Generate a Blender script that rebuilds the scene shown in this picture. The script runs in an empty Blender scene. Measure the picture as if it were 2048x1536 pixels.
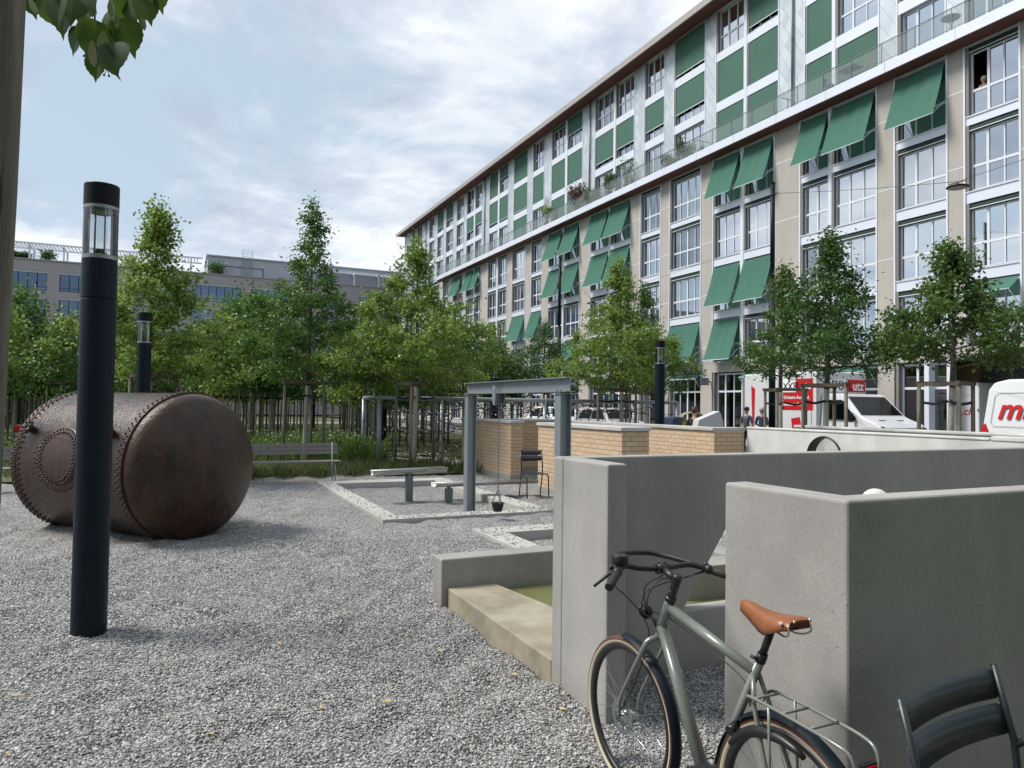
import bpy, math, random
import numpy as np
from mathutils import Vector, Matrix, Euler
R = math.radians
random.seed(7)
scn = bpy.context.scene
COL = scn.collection
# ------------------------------------------------------------------ camera
CAM_H, FPX = 1.75, 1435.0
YAW, PITCH, ROLL = math.atan(667/FPX), math.atan(42/FPX), 0.0135
cam = bpy.data.cameras.new('camera'); cam.lens = FPX/2048*36; cam.sensor_width = 36
cam.clip_start = 0.05; cam.clip_end = 3000
camo = bpy.data.objects.new('camera', cam); COL.objects.link(camo)
fwd = Vector((math.sin(YAW)*math.cos(PITCH), math.cos(YAW)*math.cos(PITCH), math.sin(PITCH)))
rgt = Vector((math.cos(YAW), -math.sin(YAW), 0)); upv = rgt.cross(fwd)
r2 = rgt*math.cos(ROLL) + upv*math.sin(ROLL); u2 = -rgt*math.sin(ROLL) + upv*math.cos(ROLL)
camo.matrix_world = Matrix(((r2.x, u2.x, -fwd.x, 0), (r2.y, u2.y, -fwd.y, 0), (r2.z, u2.z, -fwd.z, CAM_H), (0, 0, 0, 1)))
scn.camera = camo
scn.view_settings.view_transform = 'Standard'; scn.view_settings.look = 'None'
scn.view_settings.exposure = 0.56; scn.view_settings.gamma = 1.0
try:
    scn.cycles.max_bounces = 8; scn.cycles.transparent_max_bounces = 24; scn.cycles.use_denoising = True
    scn.cycles.caustics_reflective = False; scn.cycles.caustics_refractive = False
except Exception: pass

# ------------------------------------------------------------------ mesh building
class MB:
    def __init__(s): s.v = []; s.f = []; s.m = []; s.mi = 0; s.sm = []; s.smooth = False
    def mat(s, i): s.mi = i; return s
    def add(s, vs, fs):
        o = len(s.v); s.v.extend([tuple(v) for v in vs])
        for f in fs: s.f.append(tuple(i+o for i in f)); s.m.append(s.mi); s.sm.append(s.smooth)
        return s
    def box(s, x0, x1, y0, y1, z0, z1):
        if x0 > x1: x0, x1 = x1, x0
        if y0 > y1: y0, y1 = y1, y0
        if z0 > z1: z0, z1 = z1, z0
        return s.add([(x0,y0,z0),(x1,y0,z0),(x1,y1,z0),(x0,y1,z0),(x0,y0,z1),(x1,y0,z1),(x1,y1,z1),(x0,y1,z1)],
                     [(0,3,2,1),(4,5,6,7),(0,1,5,4),(1,2,6,5),(2,3,7,6),(3,0,4,7)])
    def beam(s, p, q, w, h, up=(0,0,1)):
        p = Vector(p); q = Vector(q); d = (q-p).normalized(); u = Vector(up)
        a = d.cross(u)
        if a.length < 1e-4: a = d.cross(Vector((1,0,0)))
        a.normalize(); b = a.cross(d); vs = []
        for c in (p, q):
            for i, j in ((-1,-1),(1,-1),(1,1),(-1,1)): vs.append(c+a*(i*w/2)+b*(j*h/2))
        return s.add(vs, [(0,1,2,3),(7,6,5,4),(0,4,5,1),(1,5,6,2),(2,6,7,3),(3,7,4,0)])
    def tube(s, pts, r, n=8, closed=False, cap=True):
        pts = [Vector(p) for p in pts]; N = len(pts)
        rs = r if isinstance(r, (list, tuple)) else [r]*N
        o = []; prev = None
        sm0 = s.smooth; s.smooth = True
        for i, p in enumerate(pts):
            if closed: d = pts[(i+1) % N]-pts[i-1]
            else: d = pts[min(i+1, N-1)]-pts[max(i-1, 0)]
            d.normalize()
            if prev is None:
                a = d.cross(Vector((0,0,1)))
                if a.length < 1e-3: a = d.cross(Vector((1,0,0)))
            else: a = prev-d*prev.dot(d)
            a.normalize(); prev = a; b = d.cross(a)
            for k in range(n):
                t = 2*math.pi*k/n; o.append(p+a*(rs[i]*math.cos(t))+b*(rs[i]*math.sin(t)))
        fs = []
        for i in range(N if closed else N-1):
            j = (i+1) % N
            for k in range(n): l = (k+1) % n; fs.append((i*n+k, i*n+l, j*n+l, j*n+k))
        s.add(o, fs)
        s.smooth = False
        if cap and not closed:
            b0 = len(s.v)-N*n; s.f.append(tuple(b0+k for k in range(n))[::-1]); s.f.append(tuple(b0+(N-1)*n+k for k in range(n)))
            s.m += [s.mi]*2; s.sm += [False]*2
        s.smooth = sm0
        return s
    def cyl(s, p, q, r, n=16): return s.tube([p, q], r, n)
    def lathe(s, prof, c=(0,0,0), n=24, axis=None):      # prof: (radius, height)
        sm0 = s.smooth; s.smooth = True; vs = []
        M = Matrix.Identity(3) if axis is None else Vector((0,0,1)).rotation_difference(Vector(axis)).to_matrix()
        ch = [[prof[0]]]           # split the profile at sharp corners so flat rims do not shade the walls
        for i in range(1, len(prof)):
            ch[-1].append(prof[i])
            if i < len(prof)-1:
                a = Vector((prof[i][0]-prof[i-1][0], prof[i][1]-prof[i-1][1])); b = Vector((prof[i+1][0]-prof[i][0], prof[i+1][1]-prof[i][1]))
                if a.length > 1e-6 and b.length > 1e-6 and abs(a.angle(b)) > R(35): ch.append([prof[i]])
        if len(ch) > 1:
            for c_ in ch: s.lathe(c_, c, n, axis)
            s.smooth = sm0; return s
        for r, h in prof:
            for k in range(n):
                t = 2*math.pi*k/n; v = M @ Vector((r*math.cos(t), r*math.sin(t), h)); vs.append((c[0]+v.x, c[1]+v.y, c[2]+v.z))
        fs = [(i*n+k, i*n+(k+1) % n, (i+1)*n+(k+1) % n, (i+1)*n+k) for i in range(len(prof)-1) for k in range(n)]
        s.add(vs, fs); s.smooth = sm0; return s
    def prism(s, poly, plane, a, b):     # 2D polygon extruded; plane 'x': poly=(y,z), 'y': poly=(x,z), 'z': poly=(x,y)
        def P(u, v, w): return {'x': (w,u,v), 'y': (u,w,v), 'z': (u,v,w)}[plane]
        n = len(poly); vs = [P(u,v,a) for u,v in poly]+[P(u,v,b) for u,v in poly]
        return s.add(vs, [tuple(range(n)), tuple(range(2*n-1, n-1, -1))]+[(i, n+i, n+(i+1) % n, (i+1) % n) for i in range(n)])
    def sphere(s, c, r, n=12, m=8, sc=(1,1,1)):
        sm0 = s.smooth; s.smooth = True; vs = []; fs = []
        for i in range(m+1):
            a = math.pi*i/m
            for k in range(n):
                t = 2*math.pi*k/n
                vs.append((c[0]+r*sc[0]*math.sin(a)*math.cos(t), c[1]+r*sc[1]*math.sin(a)*math.sin(t), c[2]+r*sc[2]*math.cos(a)))
        for i in range(m):
            for k in range(n): fs.append((i*n+k, (i+1)*n+k, (i+1)*n+(k+1) % n, i*n+(k+1) % n))
        s.add(vs, fs); s.smooth = sm0; return s
    def mesh(s, mb, loc=(0,0,0), rot=0.0, sc=1.0):
        c, q = math.cos(rot), math.sin(rot); o = len(s.v)
        s.v.extend([(loc[0]+sc*(c*x-q*y), loc[1]+sc*(q*x+c*y), loc[2]+sc*z) for x,y,z in mb.v])
        for f, sm in zip(mb.f, mb.sm): s.f.append(tuple(i+o for i in f)); s.m.append(s.mi); s.sm.append(sm)
        return s
def link(name, me, parent=None):
    o = bpy.data.objects.new(name, me); COL.objects.link(o)
    if parent is not None: o.parent = parent
    return o
def B(name, mb, mats, parent=None, world=False, bevel=0.0, seg=2, fix=True):
    me = bpy.data.meshes.new(name); v = mb.v
    if world and parent is not None:
        r = parent
        off = Vector((0,0,0))
        while r is not None: off += r.location; r = r.parent
        v = [(x-off.x, y-off.y, z-off.z) for x,y,z in v]
    me.from_pydata(v, [], mb.f)
    if not isinstance(mats, (list, tuple)): mats = [mats]
    for m in mats: me.materials.append(m)
    me.polygons.foreach_set('material_index', mb.m); me.polygons.foreach_set('use_smooth', mb.sm)
    if fix and len(mb.f) < 60000:
        import bmesh
        bm = bmesh.new(); bm.from_mesh(me); bmesh.ops.recalc_face_normals(bm, faces=bm.faces); bm.to_mesh(me); bm.free()
    me.update()
    o = link(name, me, parent)
    if bevel:
        b = o.modifiers.new('bevel', 'BEVEL'); b.width = bevel; b.segments = seg; b.limit_method = 'ANGLE'; b.angle_limit = R(40)
    return o
def tag(o, label=None, cat=None, group=None, kind=None):
    if label: o['label'] = label
    if cat: o['category'] = cat
    if group: o['group'] = group
    if kind: o['kind'] = kind
    return o
def T(name, label, cat, loc=(0,0,0), rz=0.0, group=None):
    o = bpy.data.objects.new(name, None); o.empty_display_size = 0.1; COL.objects.link(o)
    o.location = loc; o.rotation_euler = (0,0,rz); return tag(o, label, cat, group)
def dup(root, loc, rz=None, label=None, group=None, sc=None):
    def cp(o, par):
        c = o.copy(); COL.objects.link(c)
        if par is not None: c.parent = par
        for ch in [k for k in KIDS.get(o.name, [])]: cp(ch, c)
        return c
    global KIDS
    KIDS = {}
    for ob in bpy.data.objects:
        if ob.parent: KIDS.setdefault(ob.parent.name, []).append(ob)
    r = cp(root, None); r.location = loc
    if rz is not None: r.rotation_euler = (0,0,rz)
    if sc: r.scale = (sc,sc,sc) if not isinstance(sc, tuple) else sc
    if label: r['label'] = label
    if group: r['group'] = group
    return r
def text_mb(body, size, ext=0.004, shear=0.0, bold=0.0):
    cu = bpy.data.curves.new('lettering', 'FONT'); cu.body = body; cu.size = size; cu.extrude = ext; cu.shear = shear; cu.offset = bold
    cu.resolution_u = 3
    o = bpy.data.objects.new('lettering', cu); COL.objects.link(o)
    dg = bpy.context.evaluated_depsgraph_get(); me = bpy.data.meshes.new_from_object(o.evaluated_get(dg))
    mb = MB(); mb.add([tuple(v.co) for v in me.vertices], [tuple(p.vertices) for p in me.polygons])
    bpy.data.objects.remove(o); bpy.data.curves.remove(cu); bpy.data.meshes.remove(me)
    return mb
def xf(mb, fn):
    mb.v = [fn(*v) for v in mb.v]; return mb

# ------------------------------------------------------------------ materials
def newmat(name):
    m = bpy.data.materials.new(name); m.use_nodes = True; nt = m.node_tree; nt.nodes.clear()
    out = nt.nodes.new('ShaderNodeOutputMaterial'); return m, nt, out
class N:
    """tiny helper for node graphs"""
    def __init__(s, nt): s.nt = nt
    def n(s, t, **k):
        nd = s.nt.nodes.new(t)
        for a, b in k.items():
            if a.startswith('i_'): nd.inputs[int(a[2:]) if a[2:].isdigit() else a[2:].replace('_', ' ')].default_value = b
            else: setattr(nd, a, b)
        return nd
    def l(s, a, b): s.nt.links.new(a, b)
    def noise(s, scale, detail=4, vec=None, rough=.5, dist=0):
        nd = s.n('ShaderNodeTexNoise'); nd.inputs['Scale'].default_value = scale; nd.inputs['Detail'].default_value = detail
        nd.inputs['Roughness'].default_value = rough; nd.inputs['Distortion'].default_value = dist
        if vec is not None: s.l(vec, nd.inputs['Vector'])
        return nd.outputs['Fac']
    def ramp(s, fac, stops, interp='LINEAR'):
        nd = s.n('ShaderNodeValToRGB'); cr = nd.color_ramp; cr.interpolation = interp
        while len(cr.elements) < len(stops): cr.elements.new(.5)
        for e, (p, c) in zip(cr.elements, stops):
            e.position = p; e.color = tuple(c)[:3]+(1,) if hasattr(c, '__len__') else (c,c,c,1)
        s.l(fac, nd.inputs[0]); return nd.outputs[0]
    def mix(s, f, a, b, mode='MIX'):
        nd = s.n('ShaderNodeMix', data_type='RGBA', blend_type=mode)
        for sock, v in ((nd.inputs[0], f), (nd.inputs[6], a), (nd.inputs[7], b)):
            if hasattr(v, 'node'): s.l(v, sock)
            elif hasattr(v, '__len__'): sock.default_value = tuple(v)[:3]+(1,)
            else: sock.default_value = v
        return nd.outputs[2]
    def math(s, op, a, b=0.0):
        nd = s.n('ShaderNodeMath', operation=op)
        for sock, v in ((nd.inputs[0], a), (nd.inputs[1], b)):
            if hasattr(v, 'node'): s.l(v, sock)
            else: sock.default_value = v
        return nd.outputs[0]
    def pos(s, kind='Object'): return s.n('ShaderNodeTexCoord').outputs[kind]
    def wpos(s): return s.n('ShaderNodeNewGeometry').outputs['Position']
    def bump(s, h, strength=.3, dist=.01):
        nd = s.n('ShaderNodeBump'); nd.inputs['Strength'].default_value = strength; nd.inputs['Distance'].default_value = dist
        s.l(h, nd.inputs['Height']); return nd.outputs[0]
    def map(s, vec, sc=(1,1,1), rot=(0,0,0), loc=(0,0,0)):
        nd = s.n('ShaderNodeMapping'); nd.inputs['Scale'].default_value = sc; nd.inputs['Rotation'].default_value = rot; nd.inputs['Location'].default_value = loc
        s.l(vec, nd.inputs[0]); return nd.outputs[0]
    def bsdf(s, out, col, rough=.6, metal=0.0, bump=None, spec=.5, **k):
        b = s.n('ShaderNodeBsdfPrincipled')
        for nm, v in (('Base Color', col), ('Roughness', rough), ('Metallic', metal), ('Specular IOR Level', spec)):
            if hasattr(v, 'node'): s.l(v, b.inputs[nm])
            else: b.inputs[nm].default_value = tuple(v)[:3]+(1,) if hasattr(v, '__len__') else v
        for kk, v in k.items(): b.inputs[kk.replace('_', ' ')].default_value = v
        if bump is not None: s.l(bump, b.inputs['Normal'])
        s.l(b.outputs[0], out.inputs[0]); return b
def simple(name, col, rough=.6, metal=0.0, var=.12, scale=8.0, bump=0.0, spec=.5, **k):
    m, nt, out = newmat(name); g = N(nt); p = g.pos()
    n1 = g.noise(scale, 5, p)
    c = g.mix(n1, [x*(1-var) for x in col], [min(1, x*(1+var)) for x in col])
    rr = g.math('ADD', g.math('MULTIPLY', g.noise(scale*3, 3, p), .18), max(.02, rough-.09))
    bp = g.bump(g.noise(scale*12, 4, p), bump, .004) if bump else None
    g.bsdf(out, c, rr, metal, bp, spec, **k); return m
def wood(name, c1, c2, var=1.0):
    m, nt, out = newmat(name); g = N(nt); p = g.pos()
    gr = g.noise(26, 5, g.map(p, (1,1,.06)), .65, .4); bl = g.noise(3.2, 5, g.map(p, (1,1,.5)), .6)
    c = g.ramp(gr, [(.32, c1), (.62, c2)]); c = g.mix(g.math('MULTIPLY', g.ramp(bl, [(.45, 0.0), (.68, 1.0)]), .5), c, [x*.45 for x in c1])
    cr = g.ramp(g.noise(60, 3, g.map(p, (1,1,.03))), [(.30, 1.0), (.37, 0.0)]); c = g.mix(g.math('MULTIPLY', cr, .7), c, [x*.25 for x in c1])
    g.bsdf(out, c, .88, 0, g.bump(g.math('SUBTRACT', gr, cr), .6, .006)); return m
def concrete(name, base, pits=1.0, grain=1.0, warm=(1.03,1.0,.94)):
    m, nt, out = newmat(name); g = N(nt); p = g.wpos()
    n1 = g.noise(1.3, 6, p, .6); n2 = g.noise(9, 5, p, .6); n3 = g.noise(160, 3, p, .6)
    c = g.ramp(n1, [(.28, [base*.66*w for w in warm]), (.5, [base*1.0*w for w in warm]), (.72, [base*1.16*w for w in warm])])
    c = g.mix(g.math('MULTIPLY', n2, .5), c, [base*.8*w for w in warm])
    st = g.ramp(g.noise(1.0, 4, g.map(p, (3,3,.35)), .6), [(.42, 0.0), (.62, 1.0)])
    c = g.mix(g.math('MULTIPLY', st, .38), c, [base*.66*w for w in (1.0,.98,.9)])
    c = g.mix(g.math('MULTIPLY', g.ramp(n3, [(.38, 1.0), (.48, 0.0)]), .35*grain), c, [base*.55]*3)
    vo = g.n('ShaderNodeTexVoronoi'); vo.inputs['Scale'].default_value = 26; g.l(p, vo.inputs['Vector'])
    pit = g.ramp(vo.outputs['Distance'], [(.05, 1.0), (.10, 0.0)])
    pm = g.math('MULTIPLY', pit, g.ramp(g.noise(3, 2, p), [(.52, 0.0), (.6, 1.0)]))
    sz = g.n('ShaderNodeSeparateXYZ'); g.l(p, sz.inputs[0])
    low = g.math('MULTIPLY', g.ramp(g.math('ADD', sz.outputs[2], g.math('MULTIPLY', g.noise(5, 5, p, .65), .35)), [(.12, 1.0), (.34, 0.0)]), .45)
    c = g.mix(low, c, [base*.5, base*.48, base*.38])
    c = g.mix(g.math('MULTIPLY', pm, .6*pits), c, [base*.3]*3)
    h = g.math('SUBTRACT', g.math('MULTIPLY', n3, .5), g.math('MULTIPLY', pm, 1.2*pits))
    g.bsdf(out, c, .85, 0, g.bump(h, .35*grain, .004)); return m
M = {}
M['concrete'] = concrete('cast_concrete', .37, 1.3, 1.3)
M['concrete_rough'] = concrete('exposed_aggregate_concrete', .32, 2.0, 2.2, (1.03,.99,.90))
M['concrete_white'] = concrete('pale_concrete', .62, .3, .4, (.99,1.0,.97))
M['curb'] = concrete('light_curb_concrete', .52, .6, .8, (1,1,.97))
def plinth_mat():
    m, nt, out = newmat('stained_concrete'); g = N(nt); p = g.wpos()
    n = g.noise(2.2, 6, p, .65); n2 = g.noise(60, 3, p)
    c = g.ramp(n, [(.3, (.21,.18,.125)), (.5, (.36,.315,.235)), (.7, (.47,.43,.35))])
    sx = g.n('ShaderNodeSeparateXYZ'); g.l(p, sx.inputs[0])
    c = g.mix(g.math('MULTIPLY', n2, .4), c, (.15,.14,.10))
    g.bsdf(out, c, .6, 0, g.bump(n2, .3, .004)); return m
M['plinth'] = plinth_mat()
def brick_mat():
    m, nt, out = newmat('sand_lime_brick'); g = N(nt)
    geo = g.n('ShaderNodeNewGeometry'); sp = g.n('ShaderNodeSeparateXYZ'); g.l(geo.outputs['Position'], sp.inputs[0])
    sn = g.n('ShaderNodeSeparateXYZ'); g.l(geo.outputs['True Normal'], sn.inputs[0])
    ax = g.math('ABSOLUTE', sn.outputs[0])
    f = g.math('GREATER_THAN', ax, .7)
    u = g.math('ADD', g.math('MULTIPLY', sp.outputs[1], f), g.math('MULTIPLY', sp.outputs[0], g.math('SUBTRACT', 1.0, f)))
    cb = g.n('ShaderNodeCombineXYZ'); g.l(u, cb.inputs[0]); g.l(sp.outputs[2], cb.inputs[1])
    bt = g.n('ShaderNodeTexBrick'); g.l(cb.outputs[0], bt.inputs['Vector'])
    bt.inputs['Scale'].default_value = 1.0; bt.inputs['Brick Width'].default_value = .262; bt.inputs['Row Height'].default_value = .083
    bt.inputs['Mortar Size'].default_value = .006; bt.inputs['Mortar Smooth'].default_value = .1; bt.inputs['Bias'].default_value = 0
    bt.inputs['Color1'].default_value = (.52,.37,.24,1); bt.inputs['Color2'].default_value = (.60,.46,.32,1); bt.inputs['Mortar'].default_value = (.20,.13,.085,1)
    c = g.mix(g.math('MULTIPLY', g.noise(7, 4, geo.outputs['Position']), .5), bt.outputs['Color'], (.44,.33,.22))
    h = g.math('SUBTRACT', 1.0, bt.outputs['Fac'])
    g.bsdf(out, c, .8, 0, g.bump(g.math('ADD', h, g.math('MULTIPLY', g.noise(90, 3, geo.outputs['Position']), .25)), .6, .006)); return m
M['brick'] = brick_mat()
M['galv'] = simple('galvanised_steel', (.30,.34,.37), .45, .55, .18, 14, .1)
M['galv_dark'] = simple('weathered_galvanised_steel', (.17,.20,.215), .5, .5, .2, 9, .1)
M['lamp'] = simple('dark_blue_grey_enamel', (.006,.012,.020), .45, .0, .1, 5, 0, .18)
M['lampcap'] = simple('black_enamel', (.006,.007,.010), .45, 0, .1, 5, 0, .18)
M['lampsilver'] = simple('matt_silver', (.30,.33,.33), .4, .7, .1, 9)
M['chair'] = simple('dark_anthracite_paint', (.022,.031,.036), .38, 0, .15, 12)
M['black'] = simple('black_plastic', (.012,.012,.014), .4, 0, .2, 20)
M['rubber'] = simple('black_rubber', (.018,.018,.018), .7, 0, .2, 20)
M['frame'] = simple('grey_green_bicycle_paint', (.185,.205,.18), .28, .15, .05, 6, 0, .5, Coat_Weight=.5, Coat_Roughness=.1)
M['tyre_brown'] = simple('brown_tread_rubber', (.085,.035,.025), .75, 0, .2, 30, .2)
M['tyre_cream'] = simple('cream_tyre_wall', (.50,.45,.35), .7, 0, .08, 10)
M['leather'] = simple('tan_saddle_leather', (.26,.090,.036), .36, 0, .18, 18, .05, .5)
M['chrome'] = simple('polished_metal', (.7,.7,.7), .2, 1.0, .05, 20)
M['wood_post'] = wood('weathered_stake_wood', (.115,.10,.082), (.235,.205,.17))
M['wood_rail'] = simple('half_round_rail_wood', (.13,.105,.08), .85, 0, .35, 6, .6)
M['strap'] = simple('black_tree_strap', (.01,.01,.01), .7)
M['bench_wood'] = simple('grey_bench_slats', (.22,.205,.20), .7, 0, .25, 9, .3)
M['stainless'] = simple('stainless_steel_trough', (.46,.47,.47), .3, .7, .08, 3, 0)
M['rope'] = simple('black_net_rope', (.015,.015,.018), .7)
M['silver_ball'] = simple('aluminium_clamp', (.75,.76,.78), .35, .6)
M['bark'] = simple('grey_brown_bark', (.10,.085,.065), .9, 0, .4, 12, .8)
M['bark_white'] = simple('whitewashed_bark', (.34,.33,.29), .9, 0, .4, 12, .8)
M['red'] = simple('red_lettering_film', (.50,.012,.018), .4)
M['white_paint'] = simple('white_vehicle_paint', (.72,.74,.76), .25, 0, .03, 2, 0, .5, Coat_Weight=.4)
M['white_film'] = simple('white_lettering_film', (.85,.85,.85), .5)
M['box_white'] = simple('white_box_body_panel', (.62,.63,.64), .45, 0, .05, 1.5)
M['tarp'] = simple('pale_grey_canopy_cloth', (.50,.52,.54), .7, 0, .12, 5, .2)
M['tarp_yellow'] = simple('yellow_cloth', (.62,.42,.03), .7, 0, .12, 5)
M['tarp_cream'] = simple('cream_canopy_cloth', (.62,.57,.42), .7, 0, .12, 5)
M['asphalt'] = simple('asphalt', (.05,.05,.052), .9, 0, .3, 4, .4)
M['paving'] = simple('grey_paving', (.26,.255,.245), .85, 0, .2, 2.5, .2)
M['skin'] = simple('skin', (.46,.27,.19), .6)
M['hair_brown'] = simple('brown_hair', (.06,.03,.018), .7)
M['hair_grey'] = simple('grey_blond_hair', (.40,.36,.30), .7)
M['cloth_navy'] = simple('navy_cloth', (.03,.05,.10), .9)
M['cloth_black'] = simple('black_cloth', (.012,.012,.014), .9)
M['cloth_grey'] = simple('grey_cloth', (.12,.13,.16), .9)
M['cloth_pale'] = simple('pale_beige_cloth', (.42,.38,.33), .9)
M['terracotta'] = simple('terracotta_pot', (.25,.13,.09), .8)
M['potgrey'] = simple('grey_planter', (.18,.18,.18), .7)
M['fence'] = simple('dark_fence_boards', (.035,.035,.037), .85, 0, .4, 3, .3)
def glass(name, tint=(.8,.87,.9), gloss=.25, rough=.02, amt=1.0, gcol=(1,1,1)):
    m, nt, out = newmat(name); g = N(nt)
    tr = g.n('ShaderNodeBsdfTransparent'); tr.inputs[0].default_value = tint+(1,)
    gl = g.n('ShaderNodeBsdfGlossy'); gl.inputs['Roughness'].default_value = rough; gl.inputs['Color'].default_value = gcol+(1,)
    fr = g.n('ShaderNodeFresnel'); fr.inputs[0].default_value = 1.5
    fac = g.math('MINIMUM', g.math('ADD', g.math('MULTIPLY', fr.outputs[0], (1.0-gloss)*amt), gloss), 1.0)
    mx = g.n('ShaderNodeMixShader'); g.l(fac, mx.inputs[0]); g.l(tr.outputs[0], mx.inputs[1]); g.l(gl.outputs[0], mx.inputs[2])
    g.l(mx.outputs[0], out.inputs[0]); return m
M['pane'] = glass('window_glass', (.84,.90,.93), .60, .03, 1.0, (.88,.95,1.0))
M['pane_b'] = glass('window_glass_darker', (.80,.86,.90), .36, .03, 1.0, (.85,.93,1.0)); M['pane_c'] = glass('window_glass_brighter', (.85,.90,.92), .74, .04, 1.0, (.93,.97,1.0))
M['pane_dark'] = glass('tinted_window_glass', (.25,.30,.35), .24, .03)
M['office_glass'] = glass('blue_office_glass', (.20,.28,.38), .20, .03, .8, (.50,.68,.92))
M['lampglass'] = glass('clear_lantern_tube', (.93,.95,.96), .04, .02)
M['carglass'] = glass('vehicle_glass', (.25,.28,.30), .02, .10, .5)
def railmat():
    m, nt, out = newmat('railing_infill'); g = N(nt)
    tr = g.n('ShaderNodeBsdfTransparent'); tr.inputs[0].default_value = (.93,.95,.95,1); d = g.n('ShaderNodeBsdfDiffuse'); d.inputs[0].default_value = (.38,.42,.43,1)
    mx = g.n('ShaderNodeMixShader'); mx.inputs[0].default_value = .22; g.l(tr.outputs[0], mx.inputs[1]); g.l(d.outputs[0], mx.inputs[2]); g.l(mx.outputs[0], out.inputs[0]); return m
M['railglass'] = railmat()
def water():
    m, nt, out = newmat('green_pool_water'); g = N(nt); p = g.wpos()
    h = g.noise(6, 4, p, .6, .6)
    g.bsdf(out, g.ramp(g.noise(2.5, 4, p), [(.3, (.12,.125,.045)), (.7, (.19,.20,.09))]), .08, 0, g.bump(h, .12, .02), .6); return m
M['water'] = water()
def fabric_green():
    m, nt, out = newmat('green_awning_cloth'); g = N(nt); p = g.wpos()
    w = g.noise(1.0, 3, g.map(p, (.6,7.0,.35)), .6)
    c = g.mix(w, (.078,.19,.145), (.098,.23,.18))
    sy = g.n('ShaderNodeSeparateXYZ'); g.l(p, sy.inputs[0]); fr = g.math('FRACT', g.math('MULTIPLY', sy.outputs[1], 1.75)); sm_ = g.ramp(fr, [(.0, 1.0), (.035, 0.0)])
    c = g.mix(g.math('MULTIPLY', sm_, .45), c, (.04,.11,.08)); c = g.mix(g.math('MULTIPLY', g.noise(.9, 4, p), .3), c, (.13,.25,.20))
    d = g.n('ShaderNodeBsdfDiffuse'); g.l(c, d.inputs[0]); g.l(g.bump(w, .25, .05), d.inputs['Normal'])
    t = g.n('ShaderNodeBsdfTranslucent'); g.l(c, t.inputs[0])
    mx = g.n('ShaderNodeMixShader'); mx.inputs[0].default_value = .25
    g.l(d.outputs[0], mx.inputs[1]); g.l(t.outputs[0], mx.inputs[2]); g.l(mx.outputs[0], out.inputs[0]); return m
M['awning'] = fabric_green()
M['blind'] = simple('green_screen_blind', (.050,.135,.100), .8, 0, .04, .4)
M['blindbox'] = simple('rolled_dark_green_blind', (.012,.035,.028), .7)
M['white_metal'] = simple('white_painted_window_metal', (.69,.73,.79), .42, .0, .05, 1.2)
M['white_panel'] = simple('white_spandrel_sheet', (.70,.74,.82), .38, .15, .07, .8)
M['jamb_grey'] = simple('grey_brown_reveal', (.20,.19,.185), .6)
M['soffit_red'] = simple('red_brown_soffit_board', (.15,.055,.045), .7, 0, .2, 1.0)
M['roofmetal'] = simple('dull_roof_edge_sheet', (.36,.335,.32), .6, .1, .12, 1.0)
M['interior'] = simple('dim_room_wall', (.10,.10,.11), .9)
M['curtain'] = simple('white_net_curtain', (.8,.83,.85), .9)
M['lit_room'] = simple('shop_wall_lamplight_tint', (.36,.28,.12), .9)  # yellow base colour stands in for warm lamplight inside the shop
def tiles():
    m, nt, out = newmat('diagonal_zinc_shingles'); g = N(nt); p = g.wpos()
    s = g.n('ShaderNodeSeparateXYZ'); g.l(p, s.inputs[0])
    # long diagonal seams, plus per-shingle tone
    d = g.math('ADD', g.math('MULTIPLY', s.outputs[1], -1.55), s.outputs[2])
    e = g.math('ADD', g.math('MULTIPLY', s.outputs[1], 1.55), s.outputs[2])
    fr = g.math('FRACT', g.math('MULTIPLY', d, 1.15)); seam = g.ramp(fr, [(.0, 1.0), (.07, 0.0), (.97, 0.0), (1.0, 1.0)])
    cb = g.n('ShaderNodeCombineXYZ'); g.l(g.math('FLOOR', g.math('MULTIPLY', d, 1.15)), cb.inputs[0]); g.l(g.math('FLOOR', g.math('MULTIPLY', e, 1.15)), cb.inputs[1])
    wn = g.n('ShaderNodeTexWhiteNoise', noise_dimensions='3D'); g.l(cb.outputs[0], wn.inputs[0])
    c = g.mix(wn.outputs['Value'], (.46,.52,.58), (.66,.72,.78))
    c = g.mix(g.math('MULTIPLY', g.noise(2.3, 5, p, .7), .55), c, (.40,.46,.50))
    c = g.mix(g.math('MULTIPLY', seam, .55), c, (.16,.19,.22))
    g.bsdf(out, c, .45, .25, g.bump(seam, -.4, .02)); return m
M['tiles'] = tiles()
def beige_panel():
    m, nt, out = newmat('beige_ribbed_panel'); g = N(nt); p = g.wpos()
    s = g.n('ShaderNodeSeparateXYZ'); g.l(p, s.inputs[0])
    w = g.math('SINE', g.math('MULTIPLY', s.outputs[1], 62.0))
    n = g.noise(.8, 5, p, .6)
    c = g.ramp(n, [(.3, (.42,.395,.362)), (.7, (.485,.46,.43))])
    c = g.mix(g.math('MULTIPLY', g.math('ADD', w, 1.0), .10), c, (.24,.22,.18))
    c = g.mix(g.math('MULTIPLY', g.ramp(g.noise(1, 5, g.map(p, (1,2.2,.16)), .65), [(.45, 0.0), (.72, 1.0)]), .16), c, (.24,.22,.19))
    g.bsdf(out, c, .8, 0, g.bump(w, .25, .02)); return m
M['beige'] = beige_panel()
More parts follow.
